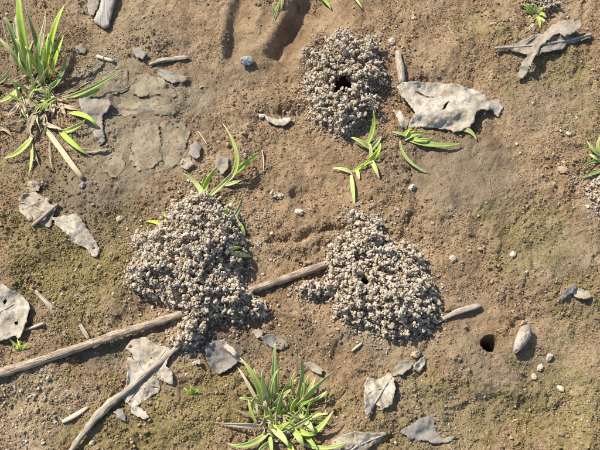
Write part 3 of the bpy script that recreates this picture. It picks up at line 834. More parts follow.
plant('grass_tuft', (275, 416), 'green grass tuft with short pale-based blades at the bottom edge', 'grass', 'grass tufts', [
    ([(266, 412), (256, 380), (240, 357)], 10, (22, 32), G), ([(268, 410), (264, 388), (262, 371)], 10, (20, 28), L), ([(272, 408), (274, 366), (275, 342)], 7, (28, 40), L),
    ([(268, 408), (272, 383), (279, 369)], 6, (20, 28), L), ([(277, 404), (277, 374), (278, 359)], 6, (20, 30), G), ([(293, 408), (302, 378), (299, 356)], 7, (22, 36), G),
    ([(296, 408), (314, 389), (334, 371)], 7.5, (14, 22), G), ([(298, 406), (318, 398), (328, 390)], 6, (8, 8), L, TW), ([(268, 404), (249, 399), (239, 399)], 6, (10, 8), L),
    ([(262, 410), (246, 380), (237, 368)], 6, (8, 8), S, dict(twist=.6)), ([(268, 412), (283, 396), (291, 389)], 7, (14, 16), L), ([(262, 424), (248, 415), (231, 409)], 4.5, (6, 4), R, TW),
    ([(258, 426), (251, 411), (248, 400)], 5, (10, 14), G), ([(268, 428), (240, 425), (215, 423)], 10, (6, 3), S, dict(twist=.9)), ([(270, 430), (250, 444), (227, 443)], 10, (8, 5), G),
    ([(280, 436), (300, 424), (314, 415)], 7.5, (14, 17), L), ([(308, 433), (320, 427), (334, 411)], 9, (10, 16), G), ([(288, 426), (298, 436), (304, 448)], 12, (13, 8), G),
    ([(268, 422), (280, 435), (289, 447)], 12, (15, 12), L), ([(290, 428), (304, 433), (317, 434)], 9, (9, 7), B), ([(298, 414), (308, 424), (315, 433)], 10, (12, 10), L),
    ([(298, 442), (328, 448), (351, 439)], 6, (6, 7), G), ([(270, 434), (271, 446), (272, 458)], 7, (9, 6), G), ([(300, 432), (311, 441), (319, 452)], 8, (8, 6), B),
    ([(304, 422), (320, 421), (333, 421)], 8, (6, 5), G), ([(288, 404), (300, 407), (307, 411)], 6, (9, 7), L), ([(296, 418), (292, 408), (298, 398)], 7, (12, 16), B),
    ([(282, 398), (289, 384), (298, 380)], 6, (12, 14), L, TW), ([(302, 402), (306, 384), (308, 375)], 5, (14, 18), L), ([(305, 402), (312, 386), (316, 377)], 5, (14, 18), L),
    ([(300, 402), (303, 388), (302, 378)], 5, (14, 18), G), ([(260, 404), (257, 382), (254, 368)], 5, (14, 18), L), ([(270, 422), (266, 408), (264, 396)], 9, (12, 14), S, TW),
    ([(262, 422), (258, 412), (256, 402)], 6, (8, 8), R, TW), ([(322, 414), (325, 405), (326, 397)], 3.5, (3, 5), R, TW), ([(282, 418), (285, 406), (283, 398)], 7, (10, 12), R, TW),
    ([(284, 426), (296, 416), (303, 404)], 7, (14, 20), G), ([(276, 424), (280, 404), (284, 388)], 7, (18, 26), G), ([(300, 426), (314, 416), (328, 414)], 6, (7, 7), G),
    ([(258, 416), (252, 404), (262, 392)], 5, (8, 12), L), ([(276, 440), (262, 448), (256, 458)], 7, (8, 6), L), ([(286, 440), (292, 450), (294, 460)], 8, (9, 6), B), ([(296, 398), (292, 384), (296, 372)], 5, (16, 22), G)],
    crown=[(270, 418, 10, 8, 6), (292, 412, 12, 9, 6), (280, 432, 13, 9, 7), (302, 428, 11, 8, 5)], extra=50, wscale=.9)
plant('grass_sprout', (204, 199), 'tall forked green grass sprout at the top of the tallest pellet mound', 'grass', 'grass sprouts', [
    ([(203, 200), (220, 187), (232, 174)], 6, (8, 14), L, dict(blunt=True, name='stem')), ([(226, 182), (237, 158), (223, 123)], 9, (22, 40), G), ([(229, 178), (245, 164), (262, 151)], 8.5, (14, 18), B),
    ([(224, 185), (236, 182), (246, 177)], 6, (7, 6), L), ([(203, 198), (208, 181), (218, 166)], 8.5, (12, 20), B), ([(203, 198), (196, 183), (183, 173)], 8, (10, 14), L), ([(203, 197), (204, 184), (204, 174)], 7, (10, 16), G)])
plant('grass_sprout', (226, 220), 'pair of thin green blades on the right flank of the tallest pellet mound', 'grass', 'grass sprouts', [
    ([(223, 222), (229, 207), (236, 198)], 6, (10, 15), G), ([(230, 221), (239, 209), (243, 193)], 6.5, (10, 18), L), ([(236, 220), (242, 228), (245, 238)], 6, (4, 3), G)])
plant('grass_sprout', (232, 253), 'two short pale leaves poking out low on the tallest mound', 'grass', 'grass sprouts', [
    ([(231, 253), (242, 255), (252, 257)], 7, (5, 3), L), ([(229, 251), (235, 248), (242, 248)], 5, (6, 5), G)])
plant('grass_sprout', (165, 226), 'small bright green shoot at the left edge of the tallest mound', 'grass', 'grass sprouts', [
    ([(168, 225), (156, 222), (146, 222)], 6.5, (4, 2), B), ([(167, 226), (165, 217), (163, 210)], 5, (6, 9), B)])
plant('grass_sprout', (353, 171), 'creeping green sprout just below the ring-shaped mound', 'grass', 'grass sprouts', [
    ([(352, 172), (361, 167), (371, 160)], 5, (3, 5), B, dict(name='stem', blunt=True)), ([(366, 146), (373, 129), (374, 111)], 8, (10, 18), B), ([(372, 150), (361, 142), (351, 137)], 8, (8, 7), G),
    ([(370, 151), (377, 142), (382, 136)], 8, (8, 10), L), ([(366, 162), (376, 155), (380, 143)], 10, (8, 12), B), ([(370, 158), (375, 168), (380, 180)], 7.5, (5, 2), G),
    ([(370, 160), (371, 152), (369, 144)], 5, (6, 9), L, dict(name='stem', blunt=True)), ([(357, 168), (358, 174), (359, 180)], 6.5, (3, 2), L), ([(353, 174), (343, 169), (332, 168)], 6, (4, 3), L), ([(351, 173), (353, 190), (355, 206)], 7, (5, 2), G),
    ([(368, 160), (364, 166), (360, 170)], 5, (4, 3), D)])
plant('grass_sprout', (404, 138), 'green sprout creeping under the lower edge of the big bleached leaf', 'grass', 'grass sprouts', [
    ([(414, 137), (402, 134), (391, 132)], 6.5, (4, 3), L), ([(408, 139), (436, 145), (463, 142)], 10, (5, 4), D), ([(404, 140), (414, 134), (430, 133)], 10, (6, 7), G),
    ([(400, 140), (408, 160), (429, 173)], 5.5, (5, 2.5), GG), ([(456, 128), (469, 131), (477, 141)], 8, (4, 3), GG), ([(410, 136), (420, 140), (434, 137)], 7, (7, 8), B), ([(404, 138), (408, 131), (414, 127)], 5, (6, 6), B)])
plant('grass_sprout', (279, 12), 'little grass sprout between the hoof prints at the top edge', 'grass', 'grass sprouts', [
    ([(273, 23), (277, 10), (282, -4)], 4, (5, 10), L), ([(279, 12), (281, 2), (281, -14)], 7, (8, 14), G), ([(276, 16), (273, 8), (276, -2)], 4, (6, 10), L)])
plant('grass_sprout', (322, -4), 'single dark blade bending in over the top edge above the ring mound', 'grass', 'grass sprouts', [
    ([(316, -8), (325, 1), (331, 9)], 7, (8, 4), D), ([(314, -8), (320, -4), (326, -6)], 5, (6, 6), G)])
plant('grass_sprout', (354, -4), 'small blade tip at the top edge, second from the hoof prints', 'grass', 'grass sprouts', [
    ([(350, -8), (357, 1), (363, 9)], 6, (6, 3), L)])
plant('rosette_plant', (536, 14), 'tiny yellow-green rosette plant in front of the small soil heap at top', 'plant', None, [
    ([(535, 13), (528, 7), (521, 3)], 6.5, (6, 6), B, dict(name='leaf', start=.4)), ([(535, 14), (529, 12), (523, 11)], 5, (4, 3), B, dict(name='leaf', start=.4)), ([(536, 14), (536, 8), (533, 3)], 6, (7, 8), L, dict(name='leaf', start=.4)),
    ([(537, 14), (543, 14), (546, 18)], 6, (5, 4), B, dict(name='leaf', start=.4)), ([(537, 16), (539, 21), (540, 28)], 6, (4, 2), B, dict(name='leaf', start=.4)), ([(536, 16), (533, 19), (530, 20)], 5, (4, 3), G, dict(name='leaf', start=.4)),
    ([(537, 13), (540, 9), (543, 8)], 5, (6, 6), L, dict(name='leaf', start=.4)), ([(537, 16), (543, 20), (545, 22)], 5, (4, 3), G, dict(name='leaf', start=.4)), ([(534, 24), (529, 29), (524, 34)], 5, (2, 1.5), S, dict(name='leaf', twist=.8))])
plant('grass_sprout', (600, 158), 'dusty green sprout at the right edge above the small pellet heap', 'grass', 'grass sprouts', [
    ([(604, 160), (592, 162), (583, 166)], 6, (5, 2), GG), ([(602, 156), (593, 149), (587, 141)], 6, (7, 8), G), ([(604, 170), (592, 174), (582, 178)], 6, (4, 2), GG), ([(600, 158), (598, 146), (600, 136)], 6, (8, 12), G), ([(600, 160), (594, 157), (589, 154)], 5, (5, 4), L)])
plant('grass_sprout', (20, 350), 'tiny green seedling between the bleached leaf and the long twig', 'grass', 'grass sprouts', [
    ([(20, 351), (14, 344), (10, 340)], 4.5, (5, 6), G), ([(20, 351), (24, 346), (28, 342)], 5, (5, 5), B), ([(20, 351), (19, 346), (17, 339)], 4, (6, 8), B), ([(20, 351), (16, 350), (12, 351)], 4, (4, 3), G)])
plant('grass_sprout', (192, 394), 'tiny yellow-green seedling in the moss under the slate-grey leaf', 'grass', 'grass sprouts', [
    ([(192, 395), (187, 391), (184, 388)], 4, (4, 4), B), ([(192, 395), (196, 391), (200, 390)], 4.5, (4, 4), B), ([(192, 395), (192, 390), (190, 385)], 3.5, (5, 6), B)])

# ------------------------------------------------------------------ tubes: twigs, straws
def tube(name, path, radii, material, sides=10, rough=.12, seed=0, flat=1.0, caps=True, nodes=0.0):
    path = np.array(path, float)
    n = len(path)
    tan = np.gradient(path, axis=0); tan /= np.linalg.norm(tan, axis=1)[:, None]
    V = []; UVs = []; F = []
    L = np.concatenate([[0], np.cumsum(np.linalg.norm(np.diff(path, axis=0), axis=1))])
    for i in range(n):
        s = np.cross(tan[i], (0, 0, 1.0)); s /= np.linalg.norm(s); b = np.cross(s, tan[i])
        for k in range(sides):
            a = 2 * math.pi * k / sides
            q = mnoise.noise(Vector((math.cos(a) * 1.7 + seed, math.sin(a) * 1.7, L[i] / (9 * U) )))
            q2 = mnoise.noise(Vector((math.cos(a) * 3.1 + seed * 2, math.sin(a) * 3.1, L[i] / (3.2 * U))))
            rr = radii[i] * (1 + rough * 1.6 * q + rough * .8 * q2) * (1 + nodes * math.exp(-(((L[i] / U) % 47 - 23) / 3.0) ** 2))
            V.append(path[i] + s * math.cos(a) * rr + b * math.sin(a) * rr * flat); UVs.append((k / sides, L[i] / (40 * U)))
    for i in range(n - 1):
        for k in range(sides):
            k2 = (k + 1) % sides
            F.append((i * sides + k, i * sides + k2, (i + 1) * sides + k2, (i + 1) * sides + k))
    if caps:
        F.append(tuple(range(sides))[::-1]); F.append(tuple((n - 1) * sides + k for k in range(sides)))
    o = link_mesh(name, V, F, material, None, UVs)
    c = path.mean(0)
    return centre_origin(o, tuple(c))
def spline(pts, n):
    pts = np.array(pts, float); m = len(pts)
    out = []
    for t in np.linspace(0, m - 1, n):
        i = min(int(t), m - 2); f = t - i
        p0 = pts[max(i - 1, 0)]; p1 = pts[i]; p2 = pts[i + 1]; p3 = pts[min(i + 2, m - 1)]
        out.append(.5 * (2 * p1 + (p2 - p0) * f + (2 * p0 - 5 * p1 + 4 * p2 - p3) * f * f + (3 * p1 - p0 - 3 * p2 + p3) * f ** 3))
    return np.array(out)
def stick(name, uv, wid, material, lift=0.0, n=None, flat=1.0, rough=.14, seed=0, lifts=None, follow=True, straight=False):
    """uv: plan points; wid: widths in plan units; rests on the soil plus lift"""
    k = np.linspace(0, 1, len(uv))
    n = n or max(6, int(sum(math.dist(uv[i], uv[i + 1]) for i in range(len(uv) - 1)) / 4))
    S_ = spline(uv, n); t = np.linspace(0, 1, n)
    w = np.interp(t, np.linspace(0, 1, len(wid)), wid) * .5
    lf = np.interp(t, np.linspace(0, 1, len(lifts)), lifts) if lifts is not None else np.full(n, lift)
    x, y = W(S_[:, 0], S_[:, 1])
    base = np.maximum(low(x, y), hgt(x, y))
    # a stiff stem bridges the hollows
    g = base.copy()
    win = max(1, n // 5)
    gm = np.array([g[max(0, i - win):i + win + 1].max() for i in range(n)])
    ker = np.ones(win) / win
    gp = np.pad(gm, win, mode='edge'); gs = np.convolve(gp, ker, 'same')[win:-win]
    z = (gs * .55 + base * .45 if not follow else gs * .35 + base * .65)
    z = np.convolve(np.pad(z, 2, mode='edge'), np.ones(5) / 5, 'same')[2:-2]
    z = z + (w * .75 * flat + lf) * U
    if straight:
        q = np.polyfit(t, z, 1); z = np.polyval(q, t) + lf * U; z += max(0, np.percentile(base + w * .2 * U - z, 55))
    x, y = W(S_[:, 0], S_[:, 1], z)
    return tube(name, np.stack([x, y, z], 1), w * U, material, 12, rough, seed, flat, True, .22 if straight else .1)

tw = stick('twig', [(-16, 378), (20, 367), (60, 354), (110, 337), (150, 324), (182, 314), (215, 303), (240, 294), (290, 277), (327, 264)], [8.8, 8, 7.4, 7.6, 7, 7.4, 6.8, 6.8, 7.2, 7.8], M_TWIG, lift=.2, rough=.16, seed=3, straight=True)
tag(tw, 'long brown twig running from the left edge under the tallest mound', 'twig')
tw2 = stick('twig', [(60, 468), (72, 449), (84, 432), (97, 416), (112, 402), (124, 393), (142, 377), (160, 362), (181, 344)], [4.2, 4.8, 4.8, 7.2, 7.6, 4.8, 4.6, 4.8, 5.2], M_STICK, lift=1.4, rough=.3, seed=9, flat=.75)
tag(tw2, 'slender pale dry stalk crossing the torn leaf at lower left', 'twig')
tag(stick('dry_stalk', [(436, 323), (446, 317), (459, 311), (470, 308), (480, 305)], [3, 4, 5, 6.5, 5], M_STICK, lift=2, flat=.5, seed=4), 'short pale bent stalk sticking out of the right mound', 'stalk')
tag(stick('stick_piece', [(398, 52), (399, 62), (401, 72), (402, 84)], [6.5, 8, 8, 7], M_STICK, lift=.5, seed=6), 'short grey stick lying upright above the big bleached leaf', 'stick')
tag(stick('dry_stalk', [(149, 65), (160, 61), (172, 59), (189, 57)], [3, 5, 5.5, 4], M_STICK, lift=1.0, flat=.55, rough=.5, seed=8), 'frayed whitish stalk on the mud right of the large tuft', 'stalk')
tag(stick('straw', [(97, 56), (105, 59), (114, 61)], [3.5, 4, 3.5], M_STRAWSTEM, lift=.8, seed=10), 'short cream straw below the weathered wood chip', 'straw')
tag(stick('straw', [(24, 330), (34, 327), (44, 323)], [2.4, 3, 2.4], M_STRAWSTEM, lift=.8, seed=12), 'thin white straw just right of the bleached leaf at left edge', 'straw')
tag(stick('straw', [(35, 291), (45, 301), (55, 312)], [3, 4.2, 3.6], M_STICK, lift=.5, flat=.5, rough=.35, seed=13), 'pinkish-brown straw on the moss above the long twig', 'straw')
tag(stick('straw', [(80, 325), (84, 331), (89, 340)], [3, 4.4, 3.6], M_STICK, lift=.8, flat=.6, rough=.35, seed=14), 'stubby grey straw leaning against the long twig', 'straw')
tag(stick('straw', [(62, 422), (74, 416), (88, 407)], [3, 5, 2.5], M_STRAWSTEM, lift=1, flat=.5, seed=15), 'tan straw among loose pellets left of the pale stalk', 'straw')
tag(stick('straw', [(352, 351), (357, 347), (362, 343)], [2, 2.8, 2], M_STRAWSTEM, lift=.6, seed=16), 'tiny white straw below the right mound', 'straw')
tag(stick('straw', [(32, 226), (44, 216), (58, 204)], [3, 3.8, 3.5], M_STICK, lift=1.6, seed=17), 'small grey straw lying across the muddy leaf at left', 'straw')
tag(stick('straw', [(262, 150), (264, 162), (263, 174)], [1.2, 1.3, 1.1], M_STRAWSTEM, lift=.6, seed=19), 'hair-thin upright straw right of the forked sprout', 'straw')
tag(stick('straw', [(198, 131), (203, 138), (208, 146)], [1.2, 1.4, 1.1], M_STRAWSTEM, lift=.6, seed=20), 'hair-thin slanting straw left of the forked sprout', 'straw')
tag(stick('straw', [(575, 288), (580, 294), (590, 298)], [2, 3, 2], M_STRAWSTEM, lift=1, flat=.5, seed=21), 'cream fibre beside the dark shard near the right edge', 'straw')

# ------------------------------------------------------------------ leaves
def densify(poly, step, jag, seed):
    out = []
    for i in range(len(poly)):
        a = np.array(poly[i], float); b = np.array(poly[(i + 1) % len(poly)], float)
        n = max(1, int(np.linalg.norm(b - a) / step))
        nrm = np.array([-(b - a)[1], (b - a)[0]]) / (np.linalg.norm(b - a) + 1e-9)
        for k in range(n):
            p = a + (b - a) * k / n
            q = mnoise.noise(Vector((p[0] * .35, p[1] * .35, seed))) + .6 * mnoise.noise(Vector((p[0] * .9, p[1] * .9, seed + 5)))
            out.append(p + nrm * (q * jag + random.uniform(-.35, .35) * min(jag, 1)))
    return out
def sheet(poly, zfun, step=1.5, jag=1.3, seed=1, holes=(), lay=.9, floor=.25):
    """a thin crumpled sheet over the soil: returns verts, tris. zfun(u, v) is the lift in plan units"""
    r = np.random.default_rng(seed)
    ring = densify(poly, step, jag, seed)
    pts = [Vector(p) for p in ring]; n0 = len(pts)
    edges = [(i, (i + 1) % n0) for i in range(n0)]
    hr = []
    for h in holes:
        q = densify(h, 1.5, .5, seed + 3); b = len(pts)
        pts += [Vector(p) for p in q]; edges += [(b + i, b + (i + 1) % len(q)) for i in range(len(q))]; hr.append(q)
    P = np.array(ring); lo_, hi_ = P.min(0), P.max(0)
    gu, gv = np.meshgrid(np.arange(lo_[0], hi_[0], step), np.arange(lo_[1], hi_[1], step))
    gu = gu.ravel() + r.uniform(-.3, .3, gu.size) * step; gv = gv.ravel() + r.uniform(-.3, .3, gv.size) * step
    ok = inside(gu, gv, ring) & (poly_dist(gu, gv, ring + [ring[0]]) > step * .45)
    pts += [Vector((a, b)) for a, b in zip(gu[ok], gv[ok])]
    vo, eo, fo, *_ = delaunay_2d_cdt(pts, edges, [], 0, 1e-6)
    uv = np.array([p[:] for p in vo])
    cen = np.array([uv[list(f)].mean(0) for f in fo])
    keep = inside(cen[:, 0], cen[:, 1], ring)
    for q in hr: keep &= ~inside(cen[:, 0], cen[:, 1], q)
    F = [f for f, k in zip(fo, keep) if k]
    u, v = uv[:, 0], uv[:, 1]
    x, y = W(u, v)
    edge_d = poly_dist(u, v, ring + [ring[0]])
    lift = zfun(u, v) + 1.8 * (.35 - np.abs(fbm(u / 15, v / 15, 660 + seed, 2))) + 3.2 * np.exp(-edge_d / 3.0) * (fbm(u / 13, v / 13, 640 + seed, 2) + .25) + 1.5 * fbm(u / 9, v / 9, 600 + seed, 3) + .6 * fbm(u / 3, v / 3, 620 + seed, 2)
    base = low(x, y) * .6 + hgt(x, y) * .4
    z = np.maximum(base + (lay + lift) * U, hgt(x, y) + floor * U)
    x, y = W(u, v, z)
    return np.stack([x, y, z], 1), F
def leaf(name, poly, label, material, zfun=lambda u, v: 0 * u, ribs=(), cat='leaf', group='dead leaves on the soil', thick=.0003, piece='blade', parent=None, **kw):
    V, F = sheet(poly, zfun, **kw)
    used = sorted({i for f in F for i in f}); mp = {a: b for b, a in enumerate(used)}
    V = V[used]; F = [tuple(mp[i] for i in f) for f in F]
    # all faces upward
    F2 = []
    for f in F:
        n = np.cross(V[f[1]] - V[f[0]], V[f[2]] - V[f[0]])
        F2.append(f if n[2] > 0 else f[::-1])
    c = V.mean(0); c[2] = V[:, 2].min()
    o = link_mesh(name if (not ribs and parent is None) else piece, V - c, F2, material)
    o.location = c
    sd = o.modifiers.new('thickness', 'SOLIDIFY'); sd.thickness = thick; sd.offset = -1
    if parent is not None:
        adopt(o, parent); return o
    if not ribs:
        return tag(o, label, cat, group)
    root = thing(name, tuple(c), label, cat, group)
    adopt(o, root)
    for i, (uv, wid) in enumerate(ribs):
        S_ = spline(uv, max(5, int(math.dist(uv[0], uv[-1]) / 3)))
        x, y = W(S_[:, 0], S_[:, 1])
        # sit on the nearest sheet vertices
        zz = []
        for a, b in S_:
            pu, pv = plan(V[:, 0], V[:, 1], V[:, 2])
            k = np.argsort((pu - a) ** 2 + (pv - b) ** 2)[:4]
            zz.append(V[k, 2].mean())
        zz = np.array(zz); zz = np.convolve(np.pad(zz, 1, mode='edge'), np.ones(3) / 3, 'same')[1:-1]
        w = np.interp(np.linspace(0, 1, len(S_)), np.linspace(0, 1, len(wid)), wid) * .5
        x, y = W(S_[:, 0], S_[:, 1], zz)
        t = tube('midrib' if i == 0 else 'vein', np.stack([x, y, zz + w * .1 * U], 1), w * U, M_VEIN, 7, .12, i + 2)
        adopt(t, root)
    return root
def ramp_up(p0, p1, h0, h1):
    d = (p1[0] - p0[0], p1[1] - p0[1]); L2 = d[0] ** 2 + d[1] ** 2
    return lambda u, v: h0 + (h1 - h0) * np.clip(((u - p0[0]) * d[0] + (v - p0[1]) * d[1]) / L2, 0, 1)
def zbig(u, v):
    a = 6 + 9 * np.exp(-((u - 445) / 34) ** 2) + 2 * np.sin((u - 400) / 9)
    fall = smooth(109, 130, v + 3 * np.sin(u / 8)) * (1 - smooth(458, 476, u))
    return a * (1 - .95 * fall) - 4.0 * smooth(484, 502, u)
leaf('dead_leaf', [(397, 86), (404, 82), (420, 82), (440, 83), (460, 85), (472, 89), (484, 94), (490, 101), (498, 99), (503, 106), (498, 117), (491, 110), (481, 109), (476, 112), (474, 120), (470, 126), (462, 130),
                   (455, 132), (448, 129), (438, 128), (426, 127), (416, 127), (408, 128), (411, 120), (415, 112), (409, 103), (400, 95)],
     'largest bleached grey leaf, curled and cracked, right of the ring-shaped mound', M_LEAF, zbig, jag=1.3, seed=2, thick=.0006,
     holes=[[(442.5, 110), (444, 105), (447, 102), (450, 101), (447.5, 104), (445.6, 108)], [(413, 90), (420, 92.5), (427, 96), (434, 97), (434, 98), (426, 97.6), (419, 94.5)]])
leaf('leaf_scrap', [(393, 110), (399, 110), (404, 116), (410, 119), (407, 129), (401, 128), (398, 119)], 'small bleached scrap between ring mound and the big leaf', M_LEAF, ramp_up((393, 110), (405, 128), 3, 1), seed=4)
# crossed leaf
cl = leaf('dead_leaf', [(495, 47), (505, 46), (517, 43), (530, 36), (540, 33), (552, 36), (566, 34), (572, 38), (582, 36), (591, 32), (592, 37), (576, 42), (568, 43), (562, 50), (550, 51), (537, 55), (525, 54), (510, 50), (500, 50)],
          'taupe dried leaf with a rolled strip crossing it at upper right', M_LEAFBR, lambda u, v: 3.5 + 2 * np.sin(u / 14), seed=6, ribs=[([(495, 48), (515, 47), (536, 45), (552, 43), (570, 40), (592, 34)], [2, 2, 2.4, 2.6, 3, 2.6]), ([(540, 45), (548, 49), (556, 50)], [1.2, 1, .8]), ([(524, 46), (530, 40), (537, 36)], [1.2, 1, .8])])
leaf('', [(517, 78), (523, 78), (530, 69), (533, 60), (538, 53), (540, 46), (551, 38), (559, 33), (565, 36), (574, 33), (583, 25), (581, 21), (570, 20), (560, 21), (551, 26), (544, 33), (537, 40), (533, 47), (528, 55), (522, 63), (519, 71)],
     '', M_LEAFBR, lambda u, v: 10.5 + 3 * np.sin((u + v) / 16) - 5 * smooth(62, 78, v), seed=8, parent=cl, piece='curled_strip', jag=1.6)
leaf('dead_leaf', [(18, 200), (24, 194), (35, 192), (45, 198), (50, 204), (55, 207), (53, 216), (50, 228), (42, 225), (35, 222), (28, 219), (20, 212)], 'mud-caked round leaf with a straw across it at left', M_LEAFMUD, lambda u, v: .6 + 0 * u, seed=10,
     ribs=[([(21, 202), (32, 206), (44, 212)], [1.5, 1.6, 1.2])])
leaf('dead_leaf', [(52, 217), (65, 216), (77, 213), (83, 222), (90, 232), (97, 243), (100, 250), (97, 257), (91, 255), (86, 248), (79, 246), (70, 240), (64, 231), (56, 225)], 'narrow mud-caked leaf pointing toward the tallest mound at left', M_LEAF, lambda u, v: 1.6 + .8 * np.sin(u / 6), seed=11,
     ribs=[([(56, 219), (72, 228), (84, 240), (95, 254)], [1.6, 1.6, 1.4, 1.0])])
leaf('leaf_scrap', [(27, 183), (33, 180), (40, 184), (39, 191), (32, 192), (27, 189)], 'small muddy scrap above the mud-caked round leaf', M_LEAFMUD, seed=12)
leaf('dead_leaf', [(-14, 278), (0, 282), (10, 289), (22, 295), (30, 305), (27, 318), (22, 333), (18, 339), (14, 335), (5, 340), (-14, 343)], 'smooth bleached leaf cut off by the left picture edge', M_LEAF, lambda u, v: 3.0 + 2.5 * smooth(10, 30, u), seed=13,
     holes=[[(14, 322), (18, 321), (18, 325), (15, 325)], [(3, 302), (6, 298), (7, 301), (5, 305)]], ribs=[([(-14, 318), (0, 312), (14, 304)], [2, 1.8, 1.0])])
leaf('dead_leaf', [(125, 348), (133, 338), (145, 337), (152, 342), (160, 346), (168, 347), (173, 353), (168, 360), (165, 366), (172, 371), (173, 385), (160, 380), (159, 392), (150, 397), (140, 404), (134, 408), (125, 402), (121, 397), (126, 385), (128, 372),
                   (126, 362), (128, 357), (135, 361), (131, 352)], 'torn bleached leaf with jagged edges under the pale stalk', M_LEAF, lambda u, v: 1.0 + 1.0 * smooth(158, 172, u), seed=14, jag=1.0,
     ribs=[([(128, 402), (140, 386), (152, 368), (166, 350)], [1.4, 1.6, 1.5, 1.0]), ([(142, 383), (152, 385), (160, 388)], [1, .9, .7]), ([(148, 374), (140, 366), (134, 350)], [1, .9, .7])])
leaf('leaf_scrap', [(131, 406), (138, 407), (145, 411), (149, 417), (145, 419), (136, 416), (131, 411)], 'small pale scrap just below the torn leaf, right one', M_LEAF, lambda u, v: 1.5 + 0 * u, seed=15, group='leaf scraps')
leaf('leaf_scrap', [(113, 411), (122, 408), (126, 416), (125, 422), (118, 418)], 'small grey scrap just below the torn leaf, left one', M_LEAFGY, lambda u, v: 1.5 + 0 * u, seed=16, group='leaf scraps')
leaf('dead_leaf', [(205, 346), (214, 341), (221, 340), (227, 347), (233, 352), (240, 357), (237, 363), (227, 370), (219, 374), (211, 368), (206, 358)], 'slate-grey folded leaf below the tallest mound', M_LEAFDK, lambda u, v: 2.5 + 5 * smooth(0, 14, (u - 214) * .75 - (v - 340) * .62), seed=17, jag=.6)
leaf('leaf_scrap', [(220, 340), (224, 340), (231, 347), (237, 353), (242, 357), (246, 364), (242, 364), (238, 360), (230, 353), (223, 346)], 'pale curled scrap along the right edge of the slate-grey leaf', M_LEAF, lambda u, v: 8 - 4 * smooth(232, 244, u), seed=18, group='leaf scraps')
leaf('leaf_scrap', [(261, 336), (271, 334), (280, 338), (287, 341), (288, 348), (279, 350), (270, 346), (264, 342)], 'dark slaty scrap above the bottom grass tuft', M_LEAFDK, lambda u, v: 1.5 + 0 * u, seed=19, group='leaf scraps')
leaf('leaf_scrap', [(252, 331), (258, 328), (263, 331), (262, 337), (256, 338)], 'grey crumbly scrap beside the dark slaty scrap', M_LEAFBR, lambda u, v: 1.5 + 0 * u, seed=20, group='leaf scraps')
leaf('dead_leaf', [(365, 384), (368, 377), (377, 380), (384, 376), (389, 372), (394, 378), (395, 386), (394, 396), (392, 405), (385, 408), (382, 411), (376, 403), (371, 413), (366, 415), (364, 408), (365, 395)], 'grey veined leaf with ragged tip lower right of centre', M_LEAF, lambda u, v: 2.5 + 3.0 * np.abs((u - 381) / 14) , seed=21,
     ribs=[([(392, 376), (384, 388), (378, 398), (374, 404)], [2, 2, 1.6, 1.0]), ([(384, 388), (374, 390), (367, 394)], [1, .9, .7]), ([(384, 388), (390, 392), (393, 398)], [1, .9, .7])])
leaf('dead_leaf', [(392, 377), (394, 368), (401, 361), (408, 360), (415, 363), (411, 367), (406, 371), (403, 375), (398, 374)], 'small grey leaf piece above the ragged veined leaf', M_LEAFBR, lambda u, v: 2.0 + 2 * smooth(400, 412, u), seed=22)
leaf('leaf_scrap', [(413, 366), (418, 361), (425, 355), (426, 362), (421, 370), (417, 372)], 'pale scrap right of the small grey leaf piece', M_LEAF, lambda u, v: 2.0 + 0 * u, seed=23, group='leaf scraps')
leaf('dead_leaf', [(332, 441), (340, 436), (354, 431), (370, 433), (387, 432), (381, 440), (368, 449), (360, 462), (335, 462), (328, 452)], 'flat grey leaf with a pale rib at the bottom edge', M_LEAFMUD, lambda u, v: 1.0 + .5 * np.sin(u / 7), seed=24,
     ribs=[([(340, 460), (356, 447), (386, 434)], [1.6, 1.5, 1.0]), ([(358, 446), (357, 439), (354, 433)], [1, .9, .7])])
leaf('dead_leaf', [(400, 431), (412, 424), (420, 418), (430, 415), (434, 420), (436, 430), (442, 438), (452, 436), (458, 437), (450, 442), (435, 444), (425, 441), (411, 439)], 'bluish-grey crumpled leaf half sunk in mud near the bottom', M_LEAFDK, lambda u, v: 1.6 + 1.2 * np.sin(u / 5) * np.cos(v / 4), seed=25)
leaf('dead_leaf', [(78, 99), (88, 97), (98, 99), (112, 101), (108, 110), (102, 116), (103, 128), (105, 142), (100, 146), (95, 138), (89, 126), (82, 112)], 'thin grey leaf against the right side of the large tuft', M_LEAFGY, lambda u, v: 1.0 + 1.5 * smooth(98, 112, u), seed=26)
leaf('leaf_scrap', [(264, 114), (269, 117), (278, 119), (289, 117), (291, 120), (286, 125), (276, 125), (268, 121)], 'curled white scrap left of the ring-shaped mound', M_LEAF, lambda u, v: 2.5 + 2 * np.abs((u - 277) / 12), seed=27, group='leaf scraps')
leaf('leaf_scrap', [(559, 300), (562, 294), (568, 287), (575, 283), (577, 287), (571, 294), (565, 299)], 'dark pointed shard near the right edge, with cream fibre beside it', M_LEAFDK, lambda u, v: 2.5 + 0 * u, seed=28, group='leaf scraps')
leaf('leaf_scrap', [(572, 292), (579, 288), (588, 291), (592, 297), (584, 299), (576, 297)], 'ragged cream scrap right of the dark pointed shard', M_LEAFMUD, lambda u, v: 1.5 + 0 * u, seed=29, group='leaf scraps')
leaf('leaf_scrap', [(190, 146), (196, 141), (201, 146), (200, 157), (194, 159), (189, 153)], 'dark grey flake left of the forked sprout', M_LEAFGY, lambda u, v: 2 + 0 * u, seed=30, group='leaf scraps')
leaf('leaf_scrap', [(214, 161), (221, 156), (229, 158), (228, 168), (222, 174), (216, 168)], 'dark grey flake behind the stem of the forked sprout', M_LEAFGY, lambda u, v: 2 + 0 * u, seed=31, group='leaf scraps')
